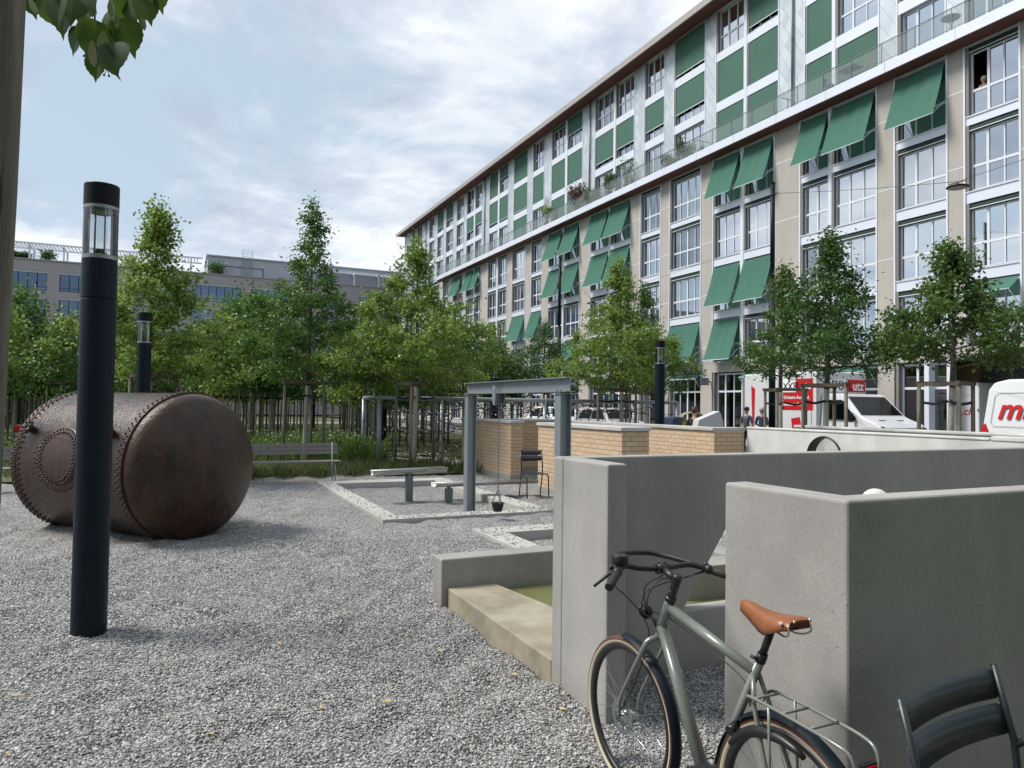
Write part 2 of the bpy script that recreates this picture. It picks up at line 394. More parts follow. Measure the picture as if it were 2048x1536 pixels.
def rust():
    m, nt, out = newmat('rusted_boiler_plate'); g = N(nt); p = g.pos()
    n1 = g.noise(2.3, 7, p, .65, .4); n2 = g.noise(14, 6, p, .7); n3 = g.noise(70, 4, p, .6)
    st = g.noise(1.0, 6, g.map(p, (5,5,.55)), .7, .3)
    c = g.ramp(n1, [(.28, (.007,.006,.006)), (.44, (.024,.016,.012)), (.60, (.052,.031,.020)), (.76, (.020,.021,.022))])
    c = g.mix(g.ramp(st, [(.48, 0.0), (.62, .8)]), c, (.070,.028,.014))
    c = g.mix(g.ramp(g.noise(1.4, 6, g.map(p, (6,6,.7), loc=(3,1,2)), .7), [(.55, 0.0), (.7, .6)]), c, (.022,.032,.034))
    c = g.mix(g.ramp(n2, [(.6, 0.0), (.72, .35)]), c, (.09,.085,.09))
    ro = g.ramp(g.math('ADD', g.math('MULTIPLY', n2, .6), g.math('MULTIPLY', n1, .4)), [(.35, .16), (.7, .46)])
    h = g.math('ADD', g.math('ADD', g.math('MULTIPLY', n2, .9), g.math('MULTIPLY', n3, .25)), g.math('MULTIPLY', g.noise(4, 5, p, .6, 1.0), .9))
    g.bsdf(out, c, ro, .0, g.bump(h, .5, .024), .34); return m
M['rust'] = rust()
def grit(name, fine=True):
    m, nt, out = newmat(name); g = N(nt); p = g.wpos()
    v = g.n('ShaderNodeTexVoronoi', feature='F1'); v.inputs['Scale'].default_value = 62; g.l(p, v.inputs['Vector'])
    s = g.n('ShaderNodeSeparateColor'); g.l(v.outputs['Color'], s.inputs[0])
    c = g.ramp(s.outputs[0], [(0, (.13,.13,.135)), (.35, (.28,.28,.28)), (.6, (.43,.43,.42)), (.85, (.58,.57,.56)), (1, (.80,.79,.77))])
    c = g.mix(g.ramp(s.outputs[1], [(.86, 0.0), (.9, .5)]), c, (.20,.15,.11))
    c = g.mix(g.ramp(v.outputs['Distance'], [(.35, 0.0), (.75, .7)]), c, (.05,.05,.05))
    big = g.noise(.55, 5, p, .6)
    c = g.mix(g.ramp(big, [(.35, .28), (.65, 0.0)]), c, (.13,.125,.115))
    h = g.math('SUBTRACT', g.math('MULTIPLY', g.noise(9, 3, p), .6), v.outputs['Distance'])
    g.bsdf(out, c, .8, 0, g.bump(h, .9, .02)); return m
M['gravel'] = grit('grey_gravel')
def pebble():
    m, nt, out = newmat('gravel_pebble'); g = N(nt)
    oi = g.n('ShaderNodeObjectInfo')
    c = g.ramp(oi.outputs['Random'], [(0, (.10,.10,.105)), (.25, (.23,.23,.235)), (.52, (.38,.38,.375)), (.78, (.51,.505,.49)), (.94, (.72,.71,.68)), (1, (.33,.25,.18))])
    c = g.mix(g.math('MULTIPLY', g.noise(120, 3, g.wpos()), .35), c, (.12,.12,.12))
    g.bsdf(out, c, .7, 0, None, .5); return m
M['pebble'] = pebble()
def soil():
    m, nt, out = newmat('grassy_soil'); g = N(nt); p = g.wpos()
    n = g.noise(.6, 6, p, .65)
    c = g.ramp(n, [(.3, (.045,.065,.022)), (.5, (.075,.10,.032)), (.65, (.13,.125,.07)), (.8, (.17,.16,.12))])
    g.bsdf(out, c, .95, 0, g.bump(g.noise(25, 4, p), .6, .03)); return m
M['soil'] = soil()
def leafmat(name, c1, c2, c3, tr=.42, rough=.45):
    m, nt, out = newmat(name); g = N(nt)
    geo = g.n('ShaderNodeNewGeometry')
    r = geo.outputs['Random Per Island']
    c = g.ramp(r, [(0, c1), (.5, c2), (.9, c2), (1, c3)])
    pb = g.n('ShaderNodeBsdfPrincipled'); g.l(c, pb.inputs['Base Color']); pb.inputs['Roughness'].default_value = rough
    t = g.n('ShaderNodeBsdfTranslucent'); g.l(g.mix(.5, c, [x*1.5 for x in c3]), t.inputs[0])
    mx = g.n('ShaderNodeMixShader'); mx.inputs[0].default_value = tr
    g.l(pb.outputs[0], mx.inputs[1]); g.l(t.outputs[0], mx.inputs[2]); g.l(mx.outputs[0], out.inputs[0]); return m
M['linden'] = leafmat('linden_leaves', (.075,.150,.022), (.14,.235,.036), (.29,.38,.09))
M['linden_dark'] = leafmat('dark_linden_leaves', (.038,.088,.017), (.070,.140,.027), (.16,.23,.06))  # darker green leaf tone, used for whole trees, weeds and pot plants
M['oak'] = leafmat('oak_leaves', (.022,.068,.014), (.046,.125,.022), (.11,.20,.036), .3, .38)
M['oak_bright'] = leafmat('bright_oak_leaves', (.040,.100,.016), (.072,.160,.026), (.13,.23,.045), .35, .38)
M['redleaf'] = leafmat('dark_red_leaves', (.04,.008,.012), (.09,.014,.022), (.13,.03,.03))
M['grass'] = leafmat('meadow_grass', (.050,.080,.022), (.085,.125,.034), (.20,.20,.10), .3, .7)
M['flower'] = simple('white_meadow_flower', (.72,.73,.68), .8)
M['pod'] = simple('pale_linden_bract', (.34,.37,.20), .7, 0, .15, 30)
M['yellow_leaf'] = simple('fallen_yellow_leaf', (.50,.40,.10), .7, 0, .2, 30)
# ------------------------------------------------------------------ light
SUN_EL, SUN_AZ = R(52), R(-62)     # azimuth measured from +Y towards +X
w = bpy.data.worlds.new('World'); scn.world = w; w.use_nodes = True
nt = w.node_tree; nt.nodes.clear(); g = N(nt)
sky = g.n('ShaderNodeTexSky', sky_type='NISHITA'); sky.sun_disc = False
sky.sun_elevation = SUN_EL; sky.sun_rotation = SUN_AZ; sky.air_density = 1.0; sky.dust_density = 1.2; sky.ozone_density = 1.0
tc = g.n('ShaderNodeTexCoord'); sp = g.n('ShaderNodeSeparateXYZ'); g.l(tc.outputs['Generated'], sp.inputs[0])
zz = g.math('ADD', g.math('MAXIMUM', sp.outputs[2], 0.0), .16)
cb = g.n('ShaderNodeCombineXYZ'); g.l(g.math('DIVIDE', sp.outputs[0], zz), cb.inputs[0]); g.l(g.math('DIVIDE', sp.outputs[1], zz), cb.inputs[1]); cb.inputs[2].default_value = 3.7
n1 = g.noise(1.25, 9, cb.outputs[0], .60, .5); n2 = g.noise(3.6, 7, cb.outputs[0], .6, .3)
mask = g.ramp(g.math('ADD', g.math('MULTIPLY', n1, .8), g.math('MULTIPLY', n2, .2)), [(.40, 0.0), (.48, .6), (.57, 1.0)])
n3 = g.noise(2.1, 7, g.map(cb.outputs[0], loc=(5.3,2.1,0)), .6, .2)
ccol = g.ramp(n3, [(.37, (4.9,5.5,6.7)), (.47, (6.6,7.2,8.3)), (.58, (9.5,9.8,10.3))])
base = g.mix(.74, sky.outputs[0], (5.9,7.3,8.5))
haz = g.ramp(sp.outputs[2], [(.0, .55), (.30, 0.0)])
base = g.mix(haz, base, (5.4,6.4,7.7))
colr = g.mix(mask, base, ccol)
bg = g.n('ShaderNodeBackground'); bg.inputs[1].default_value = .072; g.l(colr, bg.inputs[0])
wo = g.n('ShaderNodeOutputWorld'); g.l(bg.outputs[0], wo.inputs[0])
sl = bpy.data.lights.new('sun', 'SUN'); sl.energy = 3.0; sl.angle = R(20); sl.color = (1.0,.95,.88)
so = bpy.data.objects.new('sun', sl); COL.objects.link(so)
sd = Vector((math.sin(SUN_AZ)*math.cos(SUN_EL), math.cos(SUN_AZ)*math.cos(SUN_EL), math.sin(SUN_EL)))
so.rotation_euler = sd.to_track_quat('Z', 'Y').to_euler()
so.location = (0,0,60)

# ------------------------------------------------------------------ ground
def sheet(name, x0, x1, y0, y1, z, mat, label=None):
    mb = MB(); mb.add([(x0,y0,z),(x1,y0,z),(x1,y1,z),(x0,y1,z)], [(0,1,2,3)])
    return tag(B(name, mb, mat), kind='structure')
sheet('ground', -1500, 1500, -1500, 1500, -.2, M['soil'])
sheet('road', 17.6, 24.6, -60, 100, -.03, M['asphalt'])
mb = MB(); mb.box(24.6, 27.6, -60, 100, -.3, .09); tag(B('pavement', mb, M['paving']), kind='structure')
mb = MB(); mb.box(24.35, 24.6, -60, 100, -.3, .07); tag(B('kerb', mb, M['curb']), kind='structure')
mb = MB(); mb.box(14.9, 17.6, -60, 60, -.3, .03); tag(B('pavement', mb, M['paving']), kind='structure')
sheet('path', -40, 14.9, 61, 66, -.035, M['paving'])
SB1 = (2.77, 5.62, 10.4, 15.9); SB2 = (3.72, 7.2, 6.3, 9.24)
_r = np.random.default_rng(12); HW_ = [(k*math.cos(a), k*math.sin(a), p, .0036*(14/k)**.6) for k, a, p in zip(_r.uniform(8, 24, 26), _r.uniform(0, math.pi, 26), _r.uniform(0, 6.28, 26))]
def hgt(x, y):
    h = .010*np.sin(1.9*x+.7*y+1)*np.sin(1.3*y-.6*x)+.005*np.sin(4.1*x+2.2)*np.sin(3.7*y+.8*x)
    for (kx, ky, ph, am) in HW_: h = h+am*np.sin(kx*x+ky*y+ph)
    ins = ((x > SB1[0]+.28) & (x < SB1[1]-.28) & (y > SB1[2]+.3) & (y < SB1[3]-.3)) | ((x > SB2[0]+.3) & (x < SB2[1]-.3) & (y > SB2[2]) & (y < SB2[3]-.36))
    h = np.where(ins, h*.6-.075, h)
    bo = np.exp(-(((x+.55)/.75)**2+((y-11.1)/1.1)**2))
    rim = np.exp(-(((x-2.2)/.5)**2)) * ((y > 2.5) & (y < 4.6))
    return h+.03*bo+.02*rim-.012
def gravel_mesh():
    nx, ny = 420, 520
    xs = -14+30*(np.linspace(0, 1, nx)); ys = 0.8+23*(np.linspace(0, 1, ny)**1.5)
    X, Y = np.meshgrid(xs, ys); Z = hgt(X, Y)
    # hold the bed below the pool and inside the plinth
    pool = (X > 2.25) & (X < 4.6) & (Y > 4.1) & (Y < 5.9); Z = np.where(pool, -.2, Z)
    v = np.stack([X.ravel(), Y.ravel(), Z.ravel()], 1)
    idx = np.arange(nx*ny).reshape(ny, nx)
    f = np.stack([idx[:-1,:-1].ravel(), idx[:-1,1:].ravel(), idx[1:,1:].ravel(), idx[1:,:-1].ravel()], 1)
    me = bpy.data.meshes.new('gravel_ground'); me.from_pydata(v.tolist(), [], f.tolist()); me.materials.append(M['gravel'])
    me.polygons.foreach_set('use_smooth', [True]*len(f))
    return tag(link('gravel_ground', me), kind='structure')
gravel_mesh()
def scatter(name, pts, mat, kind='ico', smin=.5, smax=1.0, size=(.016,.012,.008), label='', cat='', inst=None):
    """stuff: one small shape set on every vertex of a point mesh (geometry nodes)"""
    me = bpy.data.meshes.new(name); me.vertices.add(len(pts)); me.vertices.foreach_set('co', np.asarray(pts, dtype=np.float32).ravel())
    o = link(name, me); me.materials.append(mat)
    ng = bpy.data.node_groups.new(name, 'GeometryNodeTree')
    ng.interface.new_socket(name='Geometry', in_out='INPUT', socket_type='NodeSocketGeometry')
    ng.interface.new_socket(name='Geometry', in_out='OUTPUT', socket_type='NodeSocketGeometry')
    nn, ll = ng.nodes.new, ng.links.new
    gi = nn('NodeGroupInput'); go = nn('NodeGroupOutput')
    mp = nn('GeometryNodeMeshToPoints'); ll(gi.outputs[0], mp.inputs[0])
    ic = nn('GeometryNodeMeshIcoSphere'); ic.inputs['Radius'].default_value = .5; ic.inputs['Subdivisions'].default_value = 1
    tf = nn('GeometryNodeTransform'); ll(ic.outputs[0], tf.inputs[0]); tf.inputs['Scale'].default_value = size
    sm = nn('GeometryNodeSetShadeSmooth'); ll(tf.outputs[0], sm.inputs[0])
    smt = nn('GeometryNodeSetMaterial'); smt.inputs['Material'].default_value = mat; ll(sm.outputs[0], smt.inputs[0])
    ip = nn('GeometryNodeInstanceOnPoints'); ll(mp.outputs[0], ip.inputs['Points']); ll(smt.outputs[0], ip.inputs['Instance'])
    rv = nn('FunctionNodeRandomValue'); rv.data_type = 'FLOAT_VECTOR'; rv.inputs[0].default_value = (-.5,-.5,0); rv.inputs[1].default_value = (.5,.5,6.283)
    er = nn('FunctionNodeEulerToRotation'); ll(rv.outputs[0], er.inputs[0]); ll(er.outputs[0], ip.inputs['Rotation'])
    rs = nn('FunctionNodeRandomValue'); rs.data_type = 'FLOAT_VECTOR'; rs.inputs[0].default_value = (smin,)*3; rs.inputs[1].default_value = (smax,)*3; rs.inputs['Seed'].default_value = 5
    ll(rs.outputs[0], ip.inputs['Scale']); ll(ip.outputs[0], go.inputs[0])
    md = o.modifiers.new('scatter', 'NODES'); md.node_group = ng
    return o
rng = np.random.default_rng(3)
def cam_points(n, dmin, dmax, power, half=42.0):
    """points on the ground inside the view wedge, thinning with distance"""
    d = dmin+(dmax-dmin)*rng.random(n)**power
    a = YAW+np.radians(rng.uniform(-half, half, n)); x = d*np.sin(a); y = d*np.cos(a); return x, y
def keepout(x, y, m=.0):
    k = np.ones(len(x), bool)
    for x0, x1, y0, y1 in ((2.17,2.31,3.39,4.03), (2.17,9.5,3.91,4.03), (2.16,2.29,1.81,2.44), (2.16,6,1.81,1.95), (2.15,4.9,4.0,6.18), (SB1[0],SB1[0]+.3,SB1[2],SB1[3]), (SB1[1]-.3,SB1[1],SB1[2],SB1[3])):
        k &= ~((x > x0-m) & (x < x1+m) & (y > y0-m) & (y < y1+m))
    k &= ~((x > SB1[0]) & (x < SB1[1]) & (((y > SB1[2]) & (y < SB1[2]+.33)) | ((y > SB1[3]-.4) & (y < SB1[3]))))
    return k
x, y = cam_points(185000, 2.3, 9.5, 1.15)
k = keepout(x, y) & (x < 8) & (x > -7); x, y = x[k], y[k]
pts = np.stack([x, y, hgt(x, y)+rng.uniform(-.002,.006,len(x))], 1)
o = scatter('gravel', pts, M['pebble'], smin=.5, smax=1.25, size=(.019,.0145,.010)); tag(o, 'loose grey gravel of small rounded stones covering the playground', 'gravel', kind='stuff')
# stones kicked onto the pale curbs
x = np.concatenate([rng.uniform(SB1[0], SB1[0]+.3, 130), rng.uniform(SB1[0], SB1[1], 260), rng.uniform(SB1[1]-.3, SB1[1], 120), rng.uniform(3.74, 4.05, 130), rng.uniform(3.74, 6, 120)])
y = np.concatenate([rng.uniform(SB1[2], SB1[3], 130), rng.uniform(SB1[2], SB1[2]+.33, 260), rng.uniform(10.5, 15, 120), rng.uniform(6.4, 9.2, 130), rng.uniform(8.85, 9.22, 120)])
o = scatter('gravel', np.stack([x, y, np.full(len(x), .048)], 1), M['pebble'], smin=.7, smax=1.4, size=(.022,.018,.012)); tag(o, 'scattered gravel stones lying on the white curbs', 'gravel', kind='stuff')

x = rng.normal(1.55, .38, 900); y = rng.normal(5.2, 1.1, 900); k = (x < 2.08) & (y < 8.3); x, y = x[k], y[k]
M['litter'] = simple('brown_leaf_litter', (.10,.065,.04), .9, 0, .4, 40)
o = scatter('leaf_litter', np.stack([x, y, hgt(x, y)+.006], 1), M['litter'], smin=.5, smax=1.5, size=(.03,.006,.004)); tag(o, 'brown twigs and leaf litter lying on the gravel beside the pool ledge', 'leaf litter', kind='stuff')
# ------------------------------------------------------------------ cast concrete pieces
def slab(polys, plane, a, b):
    key = {}; V2 = []
    def vid(p):
        k = (round(p[0], 4), round(p[1], 4))
        if k not in key: key[k] = len(V2); V2.append(k)
        return key[k]
    P2 = [[vid(p) for p in pl] for pl in polys]
    def P(u, v, w): return {'x': (w,u,v), 'y': (u,w,v), 'z': (u,v,w)}[plane]
    n = len(V2); vs = [P(u,v,a) for u,v in V2]+[P(u,v,b) for u,v in V2]
    fs = [tuple(p) for p in P2]+[tuple(i+n for i in reversed(p)) for p in P2]
    edges = {}
    for p in P2:
        for i in range(len(p)): e = (p[i], p[(i+1) % len(p)]); edges[e] = 1
    for (i, j) in edges:
        if (j, i) not in edges: fs.append((i, i+n, j+n, j))
    return vs, fs
HW = 1.428
def one(name, label, cat, mb, mat, bevel=0, seg=2, group=None):
    return tag(B(name, mb, mat, bevel=bevel, seg=seg), label, cat, group)
mb = MB()
vs, fs = slab([[(2.17,-.3),(3.10,-.3),(3.10,.385),(3.56,1.04),(3.56,HW),(2.17,HW)], [(3.56,1.04),(5,1.04),(5,HW),(3.56,HW)],
               [(3.10,-.3),(5,-.3),(5,.385),(3.10,.385)], [(5,-.3),(9,-.3),(9,HW),(5,HW),(5,1.04),(5,.385)]], 'y', 3.905, 4.03)
mb.add(vs, fs); mb.box(2.17, 2.30, 3.39, 3.905, -.3, HW)
one('concrete_wall', 'tall grey concrete wall with a slanted opening and a short wing, behind the bicycle handlebar', 'wall', mb, M['concrete'], .012)
mb = MB()
mb.add(*slab([[(2.16,1.81),(2.285,1.935),(2.285,2.445),(2.16,2.445)], [(2.16,1.81),(6.4,1.81),(6.4,1.935),(2.285,1.935)]], 'z', -.3, HW))
one('concrete_wall', 'nearest grey concrete wall corner that the green bicycle leans against', 'wall', mb, M['concrete'], .014, 3)
mb = MB(); mb.sphere((2.53,1.99,1.390), .052, 20, 10, (1,1,.9))
# water spout dome showing above the wall top
tag(B('fountain_spout', mb, M['concrete_white']), 'small pale dome peeping over the top of the nearest concrete wall', 'spout')
mb = MB(); mb.box(2.11, 4.62, 5.94, 6.18, -.2, .40)
one('low_wall', 'low rough concrete wall at the far side of the green pool', 'low wall', mb, M['concrete_rough'], .015)
mb = MB(); mb.box(4.62, 4.86, 4.03, 6.18, -.2, .40)
one('low_wall', 'low concrete wall closing the right end of the pool', 'low wall', mb, M['concrete_rough'], .015)
mb = MB(); mb.box(3.95, 4.62, 4.95, 5.25, -.2, .38)
one('concrete_block', 'rough concrete block with pale top standing in the pool, seen through the slanted opening', 'block', mb, M['concrete_rough'], .012)
mb = MB(); mb.prism([(2.17,4.03),(2.90,4.03),(2.62,5.94),(2.17,5.94)], 'z', -.25, .15)
one('pool_ledge', 'flat algae stained concrete ledge along the pool edge', 'ledge', mb, M['plinth'], .01)
mb = MB(); mb.add([(2.55,4.03,.10),(4.62,4.03,.10),(4.62,5.94,.10),(2.55,5.94,.10)], [(0,1,2,3)])
tag(B('water', mb, M['water']), kind='structure')
# sand pit surrounds: flush pale curbs
def curb_ring(x0, x1, y0, y1, wl, wr, wn, wf, z=.04):
    mb = MB()
    mb.add(*slab([[(x0,y0),(x0+wl,y0+wn),(x0+wl,y1-wf),(x0,y1)], [(x0,y0),(x1,y0),(x1-wr,y0+wn),(x0+wl,y0+wn)],
                  [(x1,y0),(x1,y1),(x1-wr,y1-wf),(x1-wr,y0+wn)], [(x1,y1),(x0,y1),(x0+wl,y1-wf),(x1-wr,y1-wf)]], 'z', -.3, z))
    return mb
one('curb_frame', 'large rectangular white curb around the gravel pit with the steel troughs', 'curb frame', curb_ring(*SB1, .30, .34, .33, .50), M['curb'], .008)
one('curb_frame', 'smaller white curb corner in the gravel just beyond the low pool wall', 'curb frame', curb_ring(*SB2, .34, .3, .3, .42), M['curb'], .008)
# white wall with round hole
def hole_wall(X0, X1, y0, y1, z0, z1, cy, cz, r, n=32):
    mb = MB(); s = r*1.2; co = []; ci = []
    for k in range(n):
        t = 2*math.pi*k/n; c, q = math.cos(t), math.sin(t); m = max(abs(c), abs(q)); ci.append((cy+r*c, cz+r*q)); co.append((cy+s*c/m, cz+s*q/m))
    vs = [(X0,)+p for p in co]+[(X0,)+p for p in ci]+[(X1,)+p for p in ci]+[(X1,)+p for p in co]; fs = []
    for k in range(n):
        l = (k+1) % n; fs += [(k,l,n+l,n+k), (n+k,n+l,2*n+l,2*n+k), (2*n+k,2*n+l,3*n+l,3*n+k)]
    mb.add(vs, fs)
    mb.box(X0, X1, y0, cy-s, z0, z1); mb.box(X0, X1, cy+s, y1, z0, z1); mb.box(X0, X1, cy-s, cy+s, z0, cz-s)
    if cz+s < z1: mb.box(X0, X1, cy-s, cy+s, cz+s, z1)
    return mb
t = T('white_wall', 'pale concrete garden wall with a round porthole near its left end', 'wall', (10.43,11.1,0))
B('wall_panel', hole_wall(10.43, 10.61, 1.5, 11.14, -.3, 1.335, 9.24, .885, .37), M['concrete_white'], t, world=True)
mb = MB(); mb.box(10.415, 10.625, 1.5, 6.35, 1.337, 1.40); mb.box(10.415, 10.625, 6.37, 11.16, 1.337, 1.375); B('coping', mb, M['concrete_white'], t, world=True, bevel=.012)
mb = MB(); n = 48
mb.tube([(10.42, 9.24+.372*math.cos(2*math.pi*k/n), .885+.372*math.sin(2*math.pi*k/n)) for k in range(n)], .018, 8, closed=True)
vs = []; 
for X in (10.41, 10.62):
    for k in range(n): vs.append((X, 9.24+.368*math.cos(2*math.pi*k/n), .885+.368*math.sin(2*math.pi*k/n)))
mb.add(vs, [(k, (k+1) % n, n+(k+1) % n, n+k) for k in range(n)])
B('porthole_ring', mb, M['black'], t, world=True)
t = T('white_wall', 'second pale concrete wall just behind the porthole wall, its coping showing above', 'wall', (13.05,12,0))
mb = MB(); mb.box(13.05, 13.25, 1.5, 12.38, -.3, 1.31); B('wall_panel', mb, M['concrete_white'], t, world=True)
mb = MB(); mb.box(13.02, 13.28, 1.5, 12.42, 1.312, 1.375); B('coping', mb, M['concrete_white'], t, world=True, bevel=.02)
# brick walls: (x0,x1,y0,y1,top)
def brick_wall(rects, top, label, cop=.065):
    x0, x1, y0, y1 = rects[0]; t = T('brick_wall', label, 'wall', ((x0+x1)/2, y0, 0))
    mb = MB()
    for a,b,c,d in rects: mb.box(a, b, c, d, .10, top-cop)
    B('brickwork', mb, M['brick'], t, world=True)
    mb = MB()
    for a,b,c,d in rects: mb.box(a-.004, b+.004, c-.004, d+.004, -.3, .10)
    B('base_course', mb, M['concrete'], t, world=True)
    mb = MB()
    for i,(a,b,c,d) in enumerate(rects): mb.box(a-.035, b+.035, c-.035-(0 if i == 0 else -.035), d+.035, top-cop+.002, top)
    B('coping', mb, M['curb'], t, world=True, bevel=.008); return t
brick_wall([(7.15,7.45,15.4,18.62)], 1.38, 'left yellow brick wall with a free end beside the steel gantry')
brick_wall([(7.52,9.60,17.4,17.7)], 1.375, 'short brick wall in the recess behind the far dark chair')
brick_wall([(6.75,7.30,10.13,13.2)], 1.40, 'middle brick wall with a thick end, nearest of the brick walls')
brick_wall([(9.65,9.95,11.52,20.2), (9.63,10.40,11.2,11.515)], 1.355, 'long rear brick wall ending in a pier at the pale concrete wall')
# ------------------------------------------------------------------ steel gantry with bucket
t = T('steel_gantry', 'grey galvanised steel gantry of two posts carrying a beam', 'gantry', (4.45,9.6,0))
def hsec(mb, cx, cy, z0, z1, w=.15, d=.16):
    mb.box(cx-w/2, cx+w/2, cy-d/2, cy-d/2+.012, z0, z1); mb.box(cx-w/2, cx+w/2, cy+d/2-.012, cy+d/2, z0, z1); mb.box(cx-.005, cx+.005, cy-d/2+.012, cy+d/2-.012, z0, z1)
for cy in (11.2, 8.02):
    mb = MB(); 
    # flanges face sideways so the grooved side shows
    mb.box(4.37, 4.382, cy-.075, cy+.075, -.3, 1.90); mb.box(4.518, 4.53, cy-.075, cy+.075, -.3, 1.90); mb.box(4.382, 4.518, cy-.005, cy+.005, -.3, 1.90)
    mb.box(4.35, 4.55, cy-.095, cy+.095, 1.90, 1.912)
    mb.mat(1)
    for sx in (-.06, .06):
        for sy in (-.05, .05): mb.cyl((4.45+sx, cy+sy, 1.912), (4.45+sx, cy+sy, 1.95), .014, 8)
    B('post', mb, [M['galv'], M['black']], t, world=True)
mb = MB(); mb.box(4.38, 4.52, 7.84, 11.36, 1.925, 1.937); mb.box(4.38, 4.52, 7.84, 11.36, 2.098, 2.11); mb.box(4.446, 4.454, 7.84, 11.36, 1.937, 2.098)
B('beam', mb, M['galv'], t, world=True)
mb = MB(); mb.prism([(-.06,2.04),(.06,2.04),(.06,1.86),(.035,1.76),(-.035,1.76),(-.06,1.86)], 'x', 0, .008)
pl = MB(); pl.mesh(mb, (4.365,10.05,0)); pl.mesh(mb, (4.527,10.05,0)); pl.box(4.373, 4.527, 10.0, 10.1, 1.76, 1.77); pl.box(4.373,4.527,10.10,10.108,1.78,1.92)
tr = B('trolley', pl, M['galv'], t, world=True)
def chain(mb, p, q, lk=.036, r=.0042, w=.011):
    p = Vector(p); q = Vector(q); d = q-p; n = int(d.length/(lk*.78)); d.normalize(); a = d.cross(Vector((0,1,.01))).normalized(); b = d.cross(a)
    for i in range(n):
        c = p+(q-p)*((i+.5)/n); s = a if i % 2 else b
        mb.tube([c+d*(lk*.5*math.sin(2*math.pi*k/8))+s*(w*math.cos(2*math.pi*k/8)) for k in range(8)], r, 5, closed=True)
t = T('chain_bucket', 'small black rubber bucket hanging low on a steel chain from the gantry beam', 'bucket', (4.45,10.03,.16))
mb = MB(); chain(mb, (4.45,10.03,1.76), (4.45,10.03,.46))
for k in range(3): a = 2*math.pi*k/3+.5; chain(mb, (4.45,10.03,.46), (4.45+.09*math.cos(a),10.03+.09*math.sin(a),.25), .03)
B('chain', mb, M['galv_dark'], t, world=True)
mb = MB(); mb.lathe([(.0,.0),(.065,.0),(.095,.115),(.105,.12),(.105,.13),(.09,.13),(.06,.015),(0,.015)], (4.45,10.03,.13), 20); B('bucket', mb, M['rubber'], t, world=True)
# ------------------------------------------------------------------ water troughs
def trough(label, x0, x1, y, z0, z1, px, r, h):
    t = T('steel_trough', label, 'trough', (px,y,-.09)); mb = MB(); n = 14; vs = []; fs = []
    for j,(X,Z) in enumerate(((x0,z0),(x1,z1))):
        for rr in (r, r-.006):
            for k in range(n+1): a = math.pi+math.pi*k/n; vs.append((X, y+rr*math.cos(a), Z+h*rr/r*math.sin(a)))
    m = n+1
    for k in range(n): fs += [(k,k+1,2*m+k+1,2*m+k), (m+k,3*m+k,3*m+k+1,m+k+1), (k,m+k,m+k+1,k+1), (2*m+k,2*m+k+1,3*m+k+1,3*m+k)]
    for k in (0, n): fs.append((k,2*m+k,3*m+k,m+k))
    mb.smooth = True; mb.add(vs, fs); mb.smooth = False
    for s in (-1, 1): mb.beam((x0,y+s*(r+.012),z0), (x1,y+s*(r+.012),z1), .03, .008)
    B('channel', mb, M['stainless'], t, world=True)
    zt = z0+(z1-z0)*(px-x0)/(x1-x0)-h
    mb = MB(); mb.box(px-.065, px+.065, y-.045, y+.045, -.3, zt-.03); mb.box(px-.03, px+.03, y-.03, y+.03, zt-.03, zt+.01); B('post', mb, M['galv_dark'], t, world=True)
trough('tilted steel half pipe trough balanced on a square post in the gravel pit', 3.27, 4.71, 13.1, .505, .54, 3.98, .10, .10)
trough('low horizontal steel trough ending beside the far dark chair', 4.30, 6.40, 12.62, .29, .29, 4.60, .14, .075)
# ------------------------------------------------------------------ bollard lights
def bollard(label):
    t = T('bollard_light', label, 'bollard light', group='dark bollard lights')
    r = .122
    mb = MB(); mb.lathe([(r,-.3),(r,2.505),(r-.006,2.51),(r-.006,2.518),(r,2.523),(r,2.815),(0,2.815)], n=32); c = B('column', mb, M['lamp'], t)
    mb = MB(); mb.box(-.055, .055, -r-.0015, -r+.03, .42, .62); mb.cyl((0,-r-.003,.60), (0,-r+.01,.60), .006, 8)
    B('access_door', mb, M['lamp'], c)
    mb = MB(); mb.lathe([(0,2.816),(r,2.817),(r,2.845),(r-.01,2.85),(0,2.85)], n=32); B('collar', mb, M['lampsilver'], t)
    mb = MB(); mb.lathe([(r-.002,2.84),(r-.002,3.2),(r-.007,3.2),(r-.007,2.84)], n=32); B('lantern_glass', mb, M['lampglass'], t)
    mb = MB()
    for a in (0.4, 1.2, 3.3, 4.2): mb.cyl((.078*math.cos(a),.078*math.sin(a),2.84), (.078*math.cos(a),.078*math.sin(a),3.2), .0065, 8)
    B('rod', mb, M['lampsilver'], t)
    mb = MB(); mb.lathe([(0,2.845),(.045,2.85),(.05,2.865),(.035,2.885),(.028,2.90),(0,2.905)], n=20); B('lamp_head', mb, M['black'], t)
    mb = MB(); mb.lathe([(0,3.178),(.09,3.178),(.092,3.185),(r-.008,3.2),(r,3.2),(r,3.225),(r-.004,3.226)], n=32); B('reflector', mb, M['lampsilver'], t)
    mb = MB(); mb.lathe([(r,3.226),(r,3.387),(r-.004,3.392),(0,3.394)], n=32); B('cap', mb, M['lampcap'], t)
    return t
b0 = bollard('tall dark blue bollard light standing in front of the rusty boiler'); b0.location = (-.57,6.30,0); b0.rotation_euler.z = .1
dup(b0, (-.60,15.1,0), .5, 'second bollard light, rising directly behind the rusty boiler')
dup(b0, (5.36,32.3,0), .5, 'distant bollard light between the stakes of the tall oak')
dup(b0, (10.85,14.62,0), .5, 'bollard light behind the brick wall in front of the green awnings')
dup(b0, (11.4,26.1,0), .5, 'small bollard light rising above the left part of the gantry beam')
dup(b0, (8.1,30.5,0), .5, 'distant bollard light seen through the climbing net')
